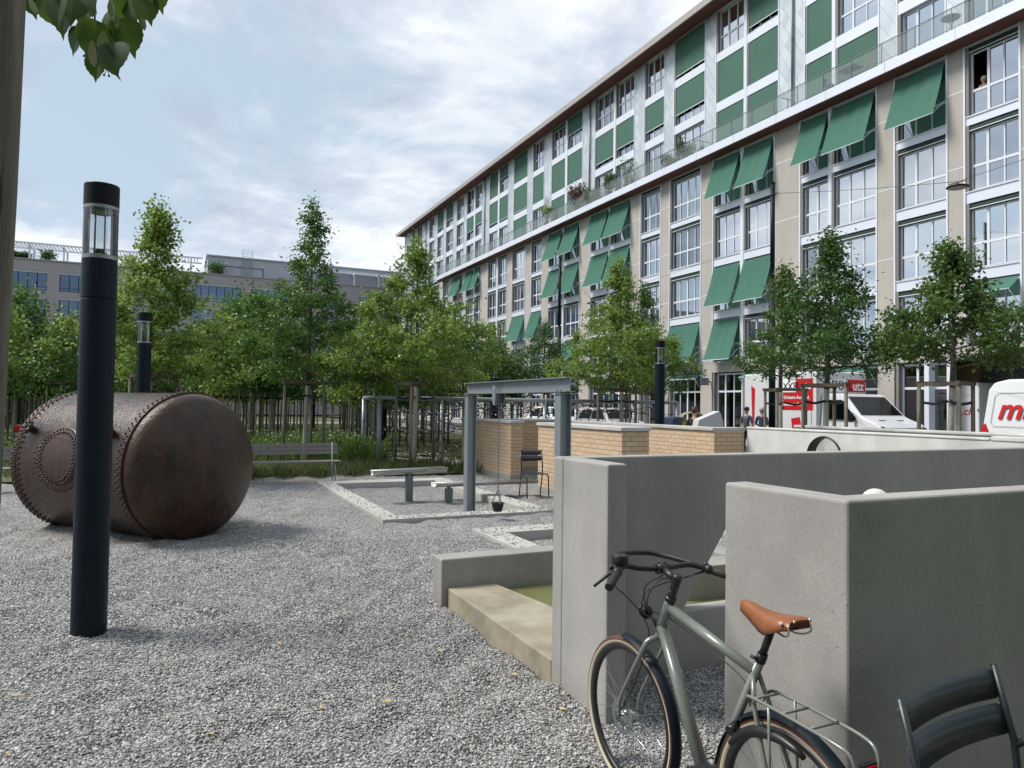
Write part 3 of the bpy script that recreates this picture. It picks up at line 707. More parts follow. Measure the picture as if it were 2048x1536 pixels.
# ------------------------------------------------------------------ boiler
t = T('boiler', 'rusty riveted steel boiler lying half sunk in the gravel', 'boiler', (-.45,11.1,0))
BC = Vector((.175,10.27,.885)); BD = Vector((-.609,.793,0)).normalized(); BR = .965; BL = 2.32; BU = Vector((0,0,1)); BS = BD.cross(BU)   # side vector towards the open yard
def bpt(s, a, r=BR): return BC+BD*s+(BS*math.cos(a)+BU*math.sin(a))*r     # a = 0 at side, pi/2 top
def barrel(prof, n=96, split=False):
    mb = MB(); mb.smooth = True
    if len(prof) > 2 and split:
        for a_, b_ in zip(prof, prof[1:]): mb.mesh(barrel([a_, b_], n, False))
        return mb
    vs = [bpt(s, 2*math.pi*k/n, r) for s, r in prof for k in range(n)]
    return mb.add(vs, [(i*n+k, i*n+(k+1) % n, (i+1)*n+(k+1) % n, (i+1)*n+k) for i in range(len(prof)-1) for k in range(n)])
SHELL = barrel([(0,BR-.02),(0,BR+.012),(.1,BR+.012),(.12,BR),(.2,BR),(BL-.12,BR),(BL-.11,BR+.01),(BL,BR+.01),(BL,BR-.03)], split=True)
hp = [(.02,BR-.012),(-.01,BR-.012)]+[(-.01-.20*math.sin(R(a)), BR-.012-.20*(1-math.cos(R(a)))) for a in (10,20,30,40,50,58)]
s0, r0 = hp[-1]; hp += [(s0-(r0/2/math.tan(R(58)))*(1-(q/10)**2), r0*q/10) for q in range(9,-1,-1)]
B('end_cap', barrel([(s,max(r,.0005)) for s,r in hp]), M['rust'], t, world=True)
B('end_cap', barrel([(BL-.02,BR-.014)]+[(BL+.20*math.sin(k/8*math.pi/2),max(.0005,(BR-.014)*math.cos(k/8*math.pi/2))) for k in range(9)]), M['rust'], t, world=True)
rv = MB(); rv.sphere((0,0,0), .0145, 8, 6)
def rivets(mb, pl):
    for p in pl: mb.mesh(rv, tuple(p))
def ringrow(s, n, off=0, r=BR+.012): return [bpt(s, 2*math.pi*(k+off)/n, r) for k in range(n) if math.sin(2*math.pi*(k+off)/n) > -.9]
rivets(SHELL, ringrow(.035, 84)+ringrow(.085, 84, .5)+ringrow(BL-.035, 84)+ringrow(BL-.075, 84, .5)+ringrow(BL-.17,84))
# riveted oval manhole plate on the flank (the side turned to the camera)
A0 = math.pi+R(-8) ; S0 = 1.30
def flank(u, v, r=BR): return bpt(S0+u, A0-v/BR, r)
mb = MB(); mb.smooth = True; n = 40; ng = 6; vs = []
for j in range(ng+1):
    for k in range(n): q = 2*math.pi*k/n; f = j/ng; vs.append(flank(.44*f*math.cos(q), .40*f*math.sin(q), BR+.014))
for k in range(n): q = 2*math.pi*k/n; vs.append(flank(.445*math.cos(q), .405*math.sin(q), BR-.01))
mb.add(vs, [(j*n+k, j*n+(k+1) % n, (j+1)*n+(k+1) % n, (j+1)*n+k) for j in range(ng+1) for k in range(n)])
PLATE = mb
rl = [flank(.40*math.cos(q), .36*math.sin(q), BR+.016) for q in [2*math.pi*k/44 for k in range(44)]]+[flank(.35*math.cos(q), .31*math.sin(q), BR+.016) for q in [2*math.pi*(k+.5)/40 for k in range(40)]]
rl += [flank(.49*math.cos(q), .45*math.sin(q), BR) for q in [2*math.pi*(k+.5)/44 for k in range(44)] if math.sin(q) < .3]
rivets(PLATE, rl); B('manhole_plate', PLATE, M['rust'], t, world=True, fix=False); B('shell', SHELL, M['rust'], t, world=True, fix=False)
for s_, v_ in ((.34, .33), (2.02, .33)):
    c = bpt(s_, A0-v_/BR, BR); d = (c-(BC+BD*s_)).normalized()
    mb = MB(); ax = tuple(d); c0 = c-d*.03
    mb.lathe([(.05,0),(.05,.10),(.085,.10),(.085,.135),(.03,.135),(.03,.05)], tuple(c0), 18, ax)
    for k in range(6):
        a = 2*math.pi*k/6; e = d.orthogonal().normalized(); q = (Matrix.Rotation(a, 3, d) @ e); mb.cyl(c0+q*.068+d*.09, c0+q*.068+d*.16, .011, 6)
    B('pipe_flange', mb, M['rust'], t, world=True)
# ------------------------------------------------------------------ benches
def bench(label, x0, x1, y, group='slatted park benches'):
    t = T('park_bench', label, 'bench', ((x0+x1)/2,y,0), 0, group)
    mb = MB()
    for k in range(3): mb.box(x0, x1, y-.40+k*.125, y-.295+k*.125, .43, .455)
    B('seat', mb, M['bench_wood'], t, world=True, bevel=.004)
    mb = MB()
    for k in range(3): mb.beam((x0,y+.035+k*.012,.62+k*.085), (x1,y+.035+k*.012,.62+k*.085), .02, .072)
    B('backrest', mb, M['bench_wood'], t, world=True)
    for X in (x0+.16, x1-.12):
        mb = MB(); mb.tube([(X,y-.36,0),(X,y-.36,.42),(X,y-.02,.42),(X,y+.06,.84)], .013, 8); mb.tube([(X,y-.05,.0),(X,y-.02,.42)], .013, 8); mb.lathe([(.0,0),(.04,0),(.035,.01),(0,.012)], (X,y-.36,0), 12); B('leg', mb, M['galv'], t, world=True)
bench('grey slatted park bench with backrest to the right of the boiler', .95, 3.33, 16.55)
bench('slatted bench at the left edge, half hidden by the boiler', -3.9, -1.9, 16.35)
# ------------------------------------------------------------------ chairs
def lux_chair(label, loc, rz, wd, arms, group='dark metal garden chairs'):
    t = T('garden_chair', label, 'chair', loc, rz, group); h = wd/2; r = .0125
    def bow(y0, z0, y1, z1, sag, th=.006, x=h+.012):     # curved slat between heights z0..z1
        mb = MB(); n = 16; vs = []
        for k in range(n+1):
            u = -1+2*k/n; s = sag*(1-u*u)
            e = .0 if abs(u) < .93 else .014*(abs(u)-.93)/.07
            for (yy, zz_) in ((y0, z0+e), (y1, z1-e)):
                vs += [(u*x, yy+s, zz_), (u*x, yy+s+th, zz_)]
        fs = []
        for k in range(n):
            a = 4*k; b = a+4; fs += [(a,b,b+2,a+2), (a+1,a+3,b+3,b+1), (a,a+1,b+1,b), (a+2,b+2,b+3,a+3)]
        fs += [(0,2,3,1), (4*n,4*n+1,4*n+3,4*n+2)]; mb.smooth = True; mb.add(vs, fs); return mb
    B('backrest_slat', bow(.172, .785, .196, .878, .035), M['chair'], t)
    B('backrest_slat', bow(.140, .675, .168, .768, .035), M['chair'], t)
    mb = MB()
    for k in range(9):
        y0 = -.22+k*.049; z = .45-.018*math.sin(k/8*math.pi)+(.012 if k == 0 else 0)
        mb.box(-h+.01, h-.01, y0, y0+.043, z-.006, z)
    B('seat', mb, M['chair'], t, bevel=.002)
    for s in (-1, 1):
        mb = MB(); X = s*h
        mb.tube([(X,.235,.0),(X,.21,.12),(X,.15,.33),(X,.13,.42),(X,.12,.50),(X,.135,.65),(X,.20,.89)], r, 10)
        B('rear_leg', mb, M['chair'], t)
        mb = MB(); mb.tube([(X,-.26,.0),(X,-.235,.25),(X,-.225,.36),(X,-.20,.425),(X,-.14,.44),(X,.10,.43)], r, 10); B('front_leg', mb, M['chair'], t)
        if arms:
            mb = MB(); mb.tube([(X,.13,.64),(X+s*.03,.10,.665),(X+s*.045,.03,.665),(X+s*.045,-.08,.655),(X+s*.045,-.20,.65),(X+s*.04,-.235,.63),(X+s*.02,-.235,.52),(X,-.21,.42)], r, 10)
            ar = B('armrest', mb, M['chair'], t)
            mb = MB(); mb.box(X+s*.045-.022, X+s*.045+.022, -.20, .0, .662, .674); B('arm_pad', mb, M['chair'], ar, bevel=.004)
    return t
ch = lux_chair('dark metal armchair in the bottom right corner against the nearest concrete wall', (2.315,1.34,0), R(7), .60, True); ch.scale = (.96,.96,.985)
lux_chair('far dark metal chair standing on gravel by the middle brick wall', (6.22,12.33,0), R(-8), .43, False)
# ------------------------------------------------------------------ apartment building
XL, XU = 27.6, 27.9
apt = T('apartment_building', 'long white and beige apartment building with green awnings and a balcony level', 'building', (XL, 30, 0))
LOW = [[(5.5,7.6),(7.8,10.0)], [(11.2,13.2),(13.4,14.85)], [(15.74,17.71)], [(18.49,20.73)], [(21.68,24.04),(24.24,25.89)], [(27.66,29.83),(30.09,32.24)],
       [(33.37,36.26)], [(37.28,39.41)], [(40.58,43.14),(43.34,45.81)], [(47.44,49.89),(50.13,52.52)], [(53.7,55.73)], [(56.94,59.66)],
       [(60.85,62.95),(63.31,65.38)], [(67.27,69.02),(69.3,71.41)], [(72.54,75.4)], [(76.7,78.8)], [(80.0,82.2),(82.5,84.8)], [(86.2,88.3)], [(89.4,91.5),(91.8,93.9)]]
UPP = [[(5.7,7.8),(8.0,10.2)], [(11.3,13.3),(13.5,15.0)], [(15.89,17.91)], [(18.72,20.83)], [(21.78,24.08),(24.28,25.9)], [(27.67,29.95),(30.18,32.42)],
       [(33.42,36.31)], [(37.34,39.48)], [(40.71,43.01),(43.27,45.81)], [(47.66,50.04),(50.37,52.7)], [(54.07,56.18)], [(57.29,60.17)],
       [(61.41,63.48),(63.84,65.92)], [(67.9,69.77),(70.13,72.19)], [(73.1,75.3)], [(76.45,78.83)], [(79.72,81.91)], [(83.04,84.99)], [(88.07,90.0),(90.45,92.26)]]
FL = [(4.30,6.78), (7.22,9.80), (10.25,12.85), (13.20,15.93)]
FU = [(16.5,18.86), (19.39,21.79), (22.28,24.78)]
Y0, Y1, YB = 3.0, 95.5, 79.0
mb = MB()    # beige wall: piers and ground band, slot 1: pale joints
edges = [Y0]+[e for bay in LOW for e in (bay[0][0], bay[-1][1])]+[Y1]
for i in range(0, len(edges), 2):
    a, b = edges[i], edges[i+1]
    a2 = a+(.075 if i else 0); b2 = b-(.075 if i < len(edges)-2 else 0)
    mb.mat(0).box(XL, XL+.35, a2, b2, .0 if not (a < 18.2 and a > 12) else 3.98, 16.02)
    for z in (5.2, 8.24, 11.29, 14.3): mb.mat(1).box(XL-.005, XL, a2, b2, z-.018, z+.018)
    mb.mat(2).box(XL-.003, XL, a2, b2, 4.27, 4.285)
for bay in LOW:
    a, b = bay[0][0]-.075, bay[-1][1]+.075
    mb.mat(0).box(XL+.005, XL+.35, a, b, 3.75, 4.30)
mb.mat(0)
B('wall', mb, [M['beige'], M['white_metal'], M['jamb_grey']], apt, world=True)
mb = MB()    # white cladding strips and spandrels of the lower front
for bay in LOW:
    a, b = bay[0][0], bay[-1][1]
    mb.box(XL-.03, XL+.35, a-.075, a, 4.30, 16.02); mb.box(XL-.03, XL+.35, b, b+.075, 4.30, 16.02)
    if len(bay) == 2: mb.box(XL-.01, XL+.35, bay[0][1], bay[1][0], 4.30, 16.02)
    for (p, q) in bay:
        for z0, z1 in ((6.78,7.22), (9.80,10.25), (12.85,13.20), (15.93,16.02)): mb.box(XL+.02, XL+.34, p, q, z0, z1)
        for z in (4.30, 7.22, 10.25, 13.20): mb.box(XL-.02, XL+.06, p, q, z-.035, z+.004)
B('spandrel_cladding', mb, M['white_panel'], apt, world=True)
mb = MB()    # shingled upper wall
edges = [Y0]+[e for bay in UPP for e in (bay[0][0], bay[-1][1])]+[Y1]
for i in range(0, len(edges), 2): B('shingle_pier', MB().box(XU, XU+.35, edges[i]+(.06 if i else 0), edges[i+1]-(.06 if i < len(edges)-2 else 0), 16.5, 24.84), M['tiles'], apt, world=True)
mb = MB()
for bay in UPP:
    a, b = bay[0][0], bay[-1][1]
    mb.box(XU-.025, XU+.35, a-.06, a, 16.5, 24.84); mb.box(XU-.025, XU+.35, b, b+.06, 16.5, 24.84)
    if len(bay) == 2: mb.box(XU-.015, XU+.35, bay[0][1], bay[1][0], 16.5, 24.84)
    for (p, q) in bay:
        for z0, z1 in ((18.86,19.39), (21.79,22.28), (24.78,24.84)): mb.box(XU+.0, XU+.34, p, q, z0, z1)
B('spandrel_cladding', mb, M['white_panel'], apt, world=True)
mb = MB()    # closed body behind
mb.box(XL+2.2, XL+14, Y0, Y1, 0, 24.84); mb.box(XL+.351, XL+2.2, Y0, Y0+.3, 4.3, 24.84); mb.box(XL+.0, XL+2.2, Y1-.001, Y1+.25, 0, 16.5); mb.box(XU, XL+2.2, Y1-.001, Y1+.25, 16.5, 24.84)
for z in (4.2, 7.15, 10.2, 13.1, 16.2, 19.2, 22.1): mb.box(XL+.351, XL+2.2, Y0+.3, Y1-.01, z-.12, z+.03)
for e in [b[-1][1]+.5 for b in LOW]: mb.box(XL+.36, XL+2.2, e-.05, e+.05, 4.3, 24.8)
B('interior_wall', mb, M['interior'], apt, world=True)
mb = MB(); mb.box(26.85, XL+14.2, Y0, Y1+.9, 24.85, 24.93)
B('eave_soffit', mb, M['soffit_red'], apt, world=True)
mb = MB(); mb.prism([(26.78,24.76),(26.84,24.74),(26.84,25.18),(26.78,25.16)], 'y', Y0, Y1+.95); mb.prism([(26.84,25.02),(27.5,25.5),(41.9,25.5),(41.9,24.94),(26.84,24.94)], 'y', Y0, Y1+.95)
B('roof', mb, M['roofmetal'], apt, world=True)
mb = MB(); mb.box(26.83, XU+.3, Y0, YB, 16.06, 16.5)
mb.mat(1)
y = 5.4
while y < YB: mb.box(26.826, 26.83, y-.006, y+.006, 16.06, 16.5); y += 3.05
B('balcony_slab', mb, [M['white_panel'], M['jamb_grey']], apt, world=True)
mb = MB(); mb.box(26.86, XL+.34, Y0, YB-.02, 16.025, 16.058); B('balcony_soffit', mb, M['soffit_red'], apt, world=True)
mb = MB(); mb.box(26.86, 26.90, Y0, YB, 17.38, 17.41); mb.box(26.87, 26.89, Y0, YB, 16.58, 16.60)
y = 4.0
while y < YB: mb.box(26.865, 26.885, y-.012, y+.012, 16.5, 17.38); y += 1.53
rl_ = B('railing', mb, M['galv_dark'], apt, world=True)
mb = MB(); mb.box(26.892, 26.898, Y0, YB, 16.6, 17.36); B('railing_infill', mb, M['railglass'], rl_, world=True)
mb = MB()    # cross partitions on the balcony
for y in (26.55, 33.0, 46.6, 53.3, 66.9): mb = MB(); mb.box(26.95, XU, y-.02, y+.02, 17.28, 17.31); mb.box(27.4, 27.43, y-.02, y+.02, 16.5, 17.3); B('balcony_divider', mb, M['galv_dark'], apt, world=True)
for y in (26.65, 46.45, 67.03, 86.25):
    mb = MB(); mb.cyl((XU-.09,y,16.5), (XU-.09,y,24.84), .055, 12)
    for z in (18, 20.5, 23): mb.cyl((XU-.09,y,z), (XU-.09,y,z+.06), .066, 12)
    B('downpipe', mb, M['galv_dark'], apt, world=True)
# ---- windows
rnd = random.Random(5)
COUNT = {'window': 0}
def window(y0, y1, z0, z1, X, cols, tr=1.0, reveal=.16, glassm='pane', cover=0.0, blind='box', curtain=None, awn=None, frame=.06, top_light=False):
    """one window: frame with bars; pane, curtain, blind and awning as its parts"""
    cy = (y0+y1)/2; H = z1-z0
    mb = MB(); xo = X+reveal
    mb.mat(1); mb.box(X+.005, xo+.05, y1-.13, y1, z0, z1); mb.mat(0)
    ya, yb = y0, y1-.13
    zt = z1-(.24 if blind == 'box' else .03)
    mb.box(xo, xo+.07, ya, ya+frame, z0, zt); mb.box(xo, xo+.07, yb-frame, yb, z0, zt)
    mb.box(xo, xo+.07, ya+frame, yb-frame, z0, z0+frame+.03); mb.box(xo, xo+.07, ya+frame, yb-frame, zt-frame, zt)
    W = yb-ya
    thick = {2: [1], 3: [2], 4: [2]}.get(cols, [])
    bars = []
    for k in range(1, cols): w = .10 if k in thick else .05; c = ya+W*k/cols; bars.append((c-w/2, c+w/2)); mb.box(xo+.004, xo+.066, c-w/2, c+w/2, z0+frame+.03, zt-frame)
    segs = [ya+frame]+[v for b_ in bars for v in b_]+[yb-frame]
    zc = z0+tr if not top_light else z1-tr
    for k in range(0, len(segs), 2): mb.box(xo+.008, xo+.062, segs[k], segs[k+1], zc-.05, zc+.05)
    mb.mat(1).box(X+.04, xo, ya, yb, z0-.002, z0+.03)
    w = B('window', mb, [M['white_metal'], M['jamb_grey']], apt, world=True)
    e1, e2, e3 = [rnd.uniform(-.016,.016) for _ in range(3)]; mb = MB(); mb.add([(xo+.04+e1,ya,z0),(xo+.04+e2,yb,z0),(xo+.04+e2+e3,yb,zt),(xo+.04+e1+e3,ya,zt)], [(0,3,2,1)]); B('pane', mb, M[glassm if glassm != 'pane' else rnd.choice(['pane','pane','pane_b','pane_c'])], w, world=True, fix=False)
    if curtain is None: curtain = rnd.random() < .72
    if curtain:
        mb = MB(); mb.smooth = True; full = rnd.random()
        spans = [(ya+.04, yb-.04)] if full < .5 else [(ya+.04, ya+.04+W*rnd.uniform(.2,.4)), (yb-.04-W*rnd.uniform(.2,.4), yb-.04)]
        for (p, q) in spans:
            n = max(6, int((q-p)/.07)); vs = []
            for k in range(n+1): yy = p+(q-p)*k/n; vs += [(xo+.22+.03*math.sin(k*1.9), yy, z0+.05), (xo+.22+.03*math.sin(k*1.9), yy, zt)]
            mb.add(vs, [(2*k,2*k+2,2*k+3,2*k+1) for k in range(n)])
        B('curtain', mb, M['curtain'], w, world=True)
    if blind == 'box':
        mb = MB(); mb.box(X+.05, X+.16, y0+.02, y1-.02, z1-.20, z1-.06); mb.mat(1).box(X+.02, X+.05, y0+.02, y1-.02, z1-.235, z1-.205)
        B('rolled_awning', mb, [M['blindbox'], M['white_metal']], w, world=True)
    if cover > 0:
        zb = zt-(zt-z0)*cover
        mb = MB(); mb.box(X+.035, X+.045, y0+.03, y1-.05, zb, zt+.02); mb.mat(1).box(X+.02, X+.05, y0+.02, y1-.04, zb-.04, zb)
        B('screen_blind', mb, [M['blind'], M['white_metal']], w, world=True)
    if awn:
        out, drop = awn; zt2 = z1-.10
        mb = MB(); ny, nz = 14, 6; vs = []; ph = rnd.random()*6
        for j in range(nz+1):
            f = j/nz
            for k in range(ny+1):
                yy = y0+.03+(y1-y0-.06)*k/ny; s_ = .022*math.sin(k*1.3+ph)*f*(1-f)*4-.09*math.sin(math.pi*f)*(.5+.5*math.sin(math.pi*k/ny))
                vs.append((X-.02-out*f-s_, yy, zt2-drop*f))
        mb.smooth = True; mb.add(vs, [(j*(ny+1)+k, j*(ny+1)+k+1, (j+1)*(ny+1)+k+1, (j+1)*(ny+1)+k) for j in range(nz) for k in range(ny)])
        a = B('awning', mb, M['awning'], w, world=True)
        mb = MB(); mb.cyl((X-.02-out,y0+.02,zt2-drop), (X-.02-out,y1-.02,zt2-drop), .022, 8)
        for yy in (y0+.05, y1-.05): mb.cyl((X-.02-out,yy,zt2-drop), (X+.10,yy,zt2-drop+(.75 if drop > 1 else -.55)), .014, 6)
        B('awning_arm', mb, M['white_metal'], a, world=True)
    return w
# which lower windows carry a lowered awning: (bay index, half index or None, floor)
AWN = {(3,0,3),(4,0,3),(4,1,3),(5,0,3),(5,1,3),(5,0,1),(5,1,1),(5,1,0),(6,0,0),(8,0,3),(8,1,3),(8,0,2),(8,1,2),(9,0,3),(9,1,3),(9,0,2),(9,1,2),(9,0,0),
       (10,0,1),(11,0,1),(12,0,0),(12,1,0),(13,0,3),(13,1,3),(14,0,3)}
WIN = []
for bi, bay in enumerate(LOW):
    for hi, (p, q) in enumerate(bay):
        cols = 4 if q-p > 2.6 else (2 if q-p < 1.8 else 3)
        for f, (z0, z1) in enumerate(FL):
            if (bi, hi, f) == (2, 0, 3): continue
            awn = (.74, 2.28) if (bi, hi, f) in AWN else ((.62, .50) if (bi, f) == (2, 0) else None)
            window(p, q, z0, z1, XL, cols, 1.0, awn=awn, blind=None if awn else 'box', curtain=None if not awn else False)
        # ground floor shop fronts
        if q > 18.2 and bi not in (2,):
            top = 3.72
            g_ = (.30,.22) if bi in (4,5,6,7,9,11) and hi == 0 or bi in (6,7) else None
            window(p, q, .12, top, XL, cols, 1.05, reveal=.22, glassm='pane_dark', blind=None, curtain=False, awn=g_, top_light=True, frame=.09)
COV = {(4,0,1):0, (4,1,1):1, (4,0,0):.85, (4,1,0):.97, (5,0,2):.86, (5,1,2):0, (5,0,1):1, (5,1,1):1, (5,0,0):.97, (5,1,0):.97, (6,0,2):.9, (6,0,1):.72,
       (7,0,1):.72, (8,0,1):.72, (8,1,1):.84, (9,0,2):.55, (9,1,2):.12, (9,0,1):1, (9,1,1):1, (9,0,0):.97, (9,1,0):.97, (10,0,1):1, (11,0,2):1, (11,0,1):.93, (11,0,0):1,
       (12,0,2):.45, (12,1,2):1, (12,0,1):.9, (12,1,1):.86, (13,0,1):.5, (13,1,1):.62, (15,0,2):.7, (16,0,2):.8, (1,0,1):.6, (3,0,2):.9, (18,0,0):.9}
for bi, bay in enumerate(UPP):
    for hi, (p, q) in enumerate(bay):
        cols = 4 if q-p > 2.6 else (2 if q-p < 1.8 else 3)
        for f, (z0, z1) in enumerate(FU):
            cv = COV.get((bi, hi, f), 0)
            if cv >= .95: # fully screened: bars hidden, keep the frame and the screen
                window(p, q, z0, z1, XU, 1, 1.0, cover=cv, blind=None, curtain=False)
            else: window(p, q, z0, z1, XU, cols, .95 if f else .05, cover=cv, blind=None)
# the open window with a person looking out
w_open = None
p, q = LOW[2][0]; z0, z1 = FL[3]
mb = MB(); xo = XL+.16; W = q-.13-p
mb.mat(1).box(XL+.005, xo+.05, q-.13, q, z0, z1); mb.mat(0)
for a, b in ((p,p+.06), (p+W*.333-.025,p+W*.333+.025), (p+W*.64-.05,p+W*.64+.05), (q-.19,q-.13)): mb.box(xo, xo+.07, a, b, z0, z1-.24)
mb.box(xo, xo+.07, p+.06, q-.19, z0, z0+.09); mb.box(xo+.001, xo+.069, p+.06, q-.19, z1-.30, z1-.241); mb.box(xo+.004, xo+.066, p+.06, q-.19, z0+.95, z0+1.05)
w = B('window', mb, [M['white_metal'], M['jamb_grey']], apt, world=True)
mb = MB(); mb.add([(xo+.04,p,z0),(xo+.04,p+W*.64,z0),(xo+.04,p+W*.64,z1-.24),(xo+.04,p,z1-.24)], [(0,3,2,1)]); mb.add([(xo+.04,p+W*.64,z0),(xo+.04,q-.13,z0),(xo+.04,q-.13,z0+.98),(xo+.04,p+W*.64,z0+.98)], [(0,3,2,1)])
B('pane', mb, M['pane'], w, world=True, fix=False)
mb = MB(); mb.box(XL+.05, XL+.16, p+.02, q-.02, z1-.20, z1-.06); mb.mat(1).box(XL+.02, XL+.05, p+.02, q-.02, z1-.235, z1-.205)
B('rolled_awning', mb, [M['blindbox'], M['white_metal']], w, world=True)
# passage at the right end of the ground floor, shop beside it
mb = MB(); mb.box(XL-.05, XL+.4, 10.5, 18.42, 3.76, 3.975); B('lintel', mb, M['galv'], apt, world=True)
mb = MB(); mb.box(XL-.05, XL+.25, 19.22, 19.42, .1, 3.75); mb.box(XL-.04, XL+.3, 18.33, 18.48, .1, 3.75); B('shop_column', mb, M['white_metal'], apt, world=True)
mb = MB(); mb.box(XL+.8, XL+2.1, 18.55, 20.7, .1, 1.0); mb.box(XL+1.9, XL+2.15, 18.5, 20.7, .1, 3.7); B('shop_counter', mb, M['lit_room'], apt, world=True)
for y, z, x in ((19.95,2.35,28.6), (19.45,1.75,28.7)):
    t = T('pendant_lamp', 'white pendant lamp in the shop window, %s of two' % ('upper' if z > 2 else 'lower'), 'lamp', (x,y,z), group='shop pendant lamps')
    mb = MB(); mb.lathe([(.03,.22),(.05,.16),(.14,.08),(.24,.0),(.23,.0),(.13,.07),(.03,.15)], n=20); B('lamp_shade', mb, M['white_film'], t)
    mb = MB(); mb.cyl((0,0,.2), (0,0,4.0-z), .008, 6); B('cord', mb, M['black'], t)
# wall sign on a bracket
t = T('wall_sign', 'small grey plate sign on a bracket beside the ground floor door', 'sign', (XL-.05,32.6,3.25))
mb = MB(); mb.box(XL-.72, XL-.12, 32.43, 32.46, 3.05, 3.42); mb.mat(1).box(XL-.74, XL-.10, 32.425, 32.428, 3.03, 3.07); mb.box(XL-.74, XL-.10, 32.425, 32.428, 3.40, 3.44); B('plate', mb, [M['galv'], M['galv_dark']], t, world=True)
mb = MB(); mb.box(XL-.12, XL, 32.43, 32.47, 3.2, 3.28); B('bracket', mb, M['black'], t, world=True)
# ------------------------------------------------------------------ office building at the back
YO = 103.0
off = T('office_building', 'low mauve grey office building with ribbon windows and a roof pergola behind the trees', 'building', (0,YO,0))
mauve = simple('mauve_grey_render', (.37,.335,.35), .85, 0, .05, .3); penthouse = simple('light_grey_render', (.40,.42,.47), .8, 0, .05, .3)
rows = [(14.9,17.3), (11.7,14.15), (8.5,10.95), (5.3,7.75), (2.1,4.55)]
WX = [(-27,-20.8), (-18.86,-14.86), (-13.56,-7.6), (-5.4,-.16), (1.33,7.30), (8.64,14.0), (15.6,20.5), (23.4,28.4), (30.5,36), (-34,-28.8), (-45,-37)]
WX.sort()
mb = MB(); e = [-60]+[v for w_ in WX for v in w_]+[40]
for i in range(0, len(e), 2): mb.box(e[i], e[i+1], YO, YO+.4, 0, 18.55)
zs = [0]+[v for r_ in sorted(rows) for v in r_]+[18.55]
for i in range(0, len(zs), 2):
    for a, b in WX: mb.box(a, b, YO, YO+.4, zs[i], zs[i+1])
mb.box(-60, 40, YO+1.4, YO+14, 0, 18.5); B('wall', mb, mauve, off, world=True)
mb = MB(); mb.box(-60, 40.1, YO-.12, YO+.5, 18.552, 18.7); B('parapet', mb, simple('parapet_cap', (.33,.32,.34), .6), off, world=True)
mb = MB(); mb.box(3.2, 40, YO+2.5, YO+12, 18.7, 21.5); mb.box(3.0, 40.2, YO+2.3, YO+12.2, 21.502, 21.65); B('penthouse', mb, penthouse, off, world=True)
mb = MB(); 
for a, b, z in ((5.0,10.4,20.3),): mb.box(a, b, YO+2.42, YO+2.5, z-.06, z); mb.box(a, a+.15, YO+2.42, YO+2.5, 18.7, z); mb.box(b-.08, b, YO+2.42, YO+2.5, 18.7, z); mb.box(a-.5,a-.1,YO+2.42,YO+2.5,18.7,20.2)
B('door_frame', mb, M['black'], off, world=True)
mb = MB(); 
for x0 in (7.6, 8.9): mb.beam((x0,YO+2.4,19.3), (x0,YO+2.4,22.7), .06, .06)
for k in range(12): mb.beam((7.6,YO+2.4,19.4+k*.3), (8.9,YO+2.4,19.4+k*.3), .04, .04)
B('roof_ladder', mb, M['galv'], off, world=True)
def pergola(x0, x1):
    mb = MB(); x = x0
    while x <= x1: mb.box(x-.09, x+.09, YO+.9, YO+1.08, 18.6, 20.35); mb.box(x-.09,x+.09,YO+4,YO+4.18,18.6,20.35); mb.box(x-.08, x+.08, YO+.3, YO+4.3, 20.351, 20.55); x += 3.6
    mb.box(x0-.3, x1+.3, YO+.3, YO+.42, 20.551, 20.75); mb.box(x0-.3, x1+.3, YO+4.2, YO+4.32, 20.551, 20.75)
    x = x0
    while x <= x1: mb.box(x-.05, x+.05, YO+.42, YO+4.2, 20.56, 20.72); x += .38
    return mb
for a, b in ((-20.5,2.2), (15.6,38)): B('pergola', pergola(a, b), M['white_metal'], off, world=True)
for (z0, z1) in rows:
    for a, b in WX:
        n = max(2, int(round((b-a)/1.0))); mb = MB()
        mb.box(a, b, YO+.14, YO+.24, z0, z0+.07); mb.box(a, b, YO+.14, YO+.24, z1-.07, z1); mb.box(a, b, YO+.15, YO+.23, z0+.42, z0+.46)
        for k in range(n+1): x = a+(b-a-.07)*k/n; mb.box(x, x+.07, YO+.135, YO+.245, z0+.07, z1-.07)
        w = B('window', mb, M['lamp'], off, world=True)
        mb = MB(); mb.add([(a,YO+.2,z0),(b,YO+.2,z0),(b,YO+.2,z1),(a,YO+.2,z1)], [(0,1,2,3)]); B('pane', mb, M['office_glass'], w, world=True, fix=False)
        mb = MB(); mb.box(a, b, YO+.02, YO+.12, z1-.28, z1-.02); B('blind_box', mb, penthouse, w, world=True)
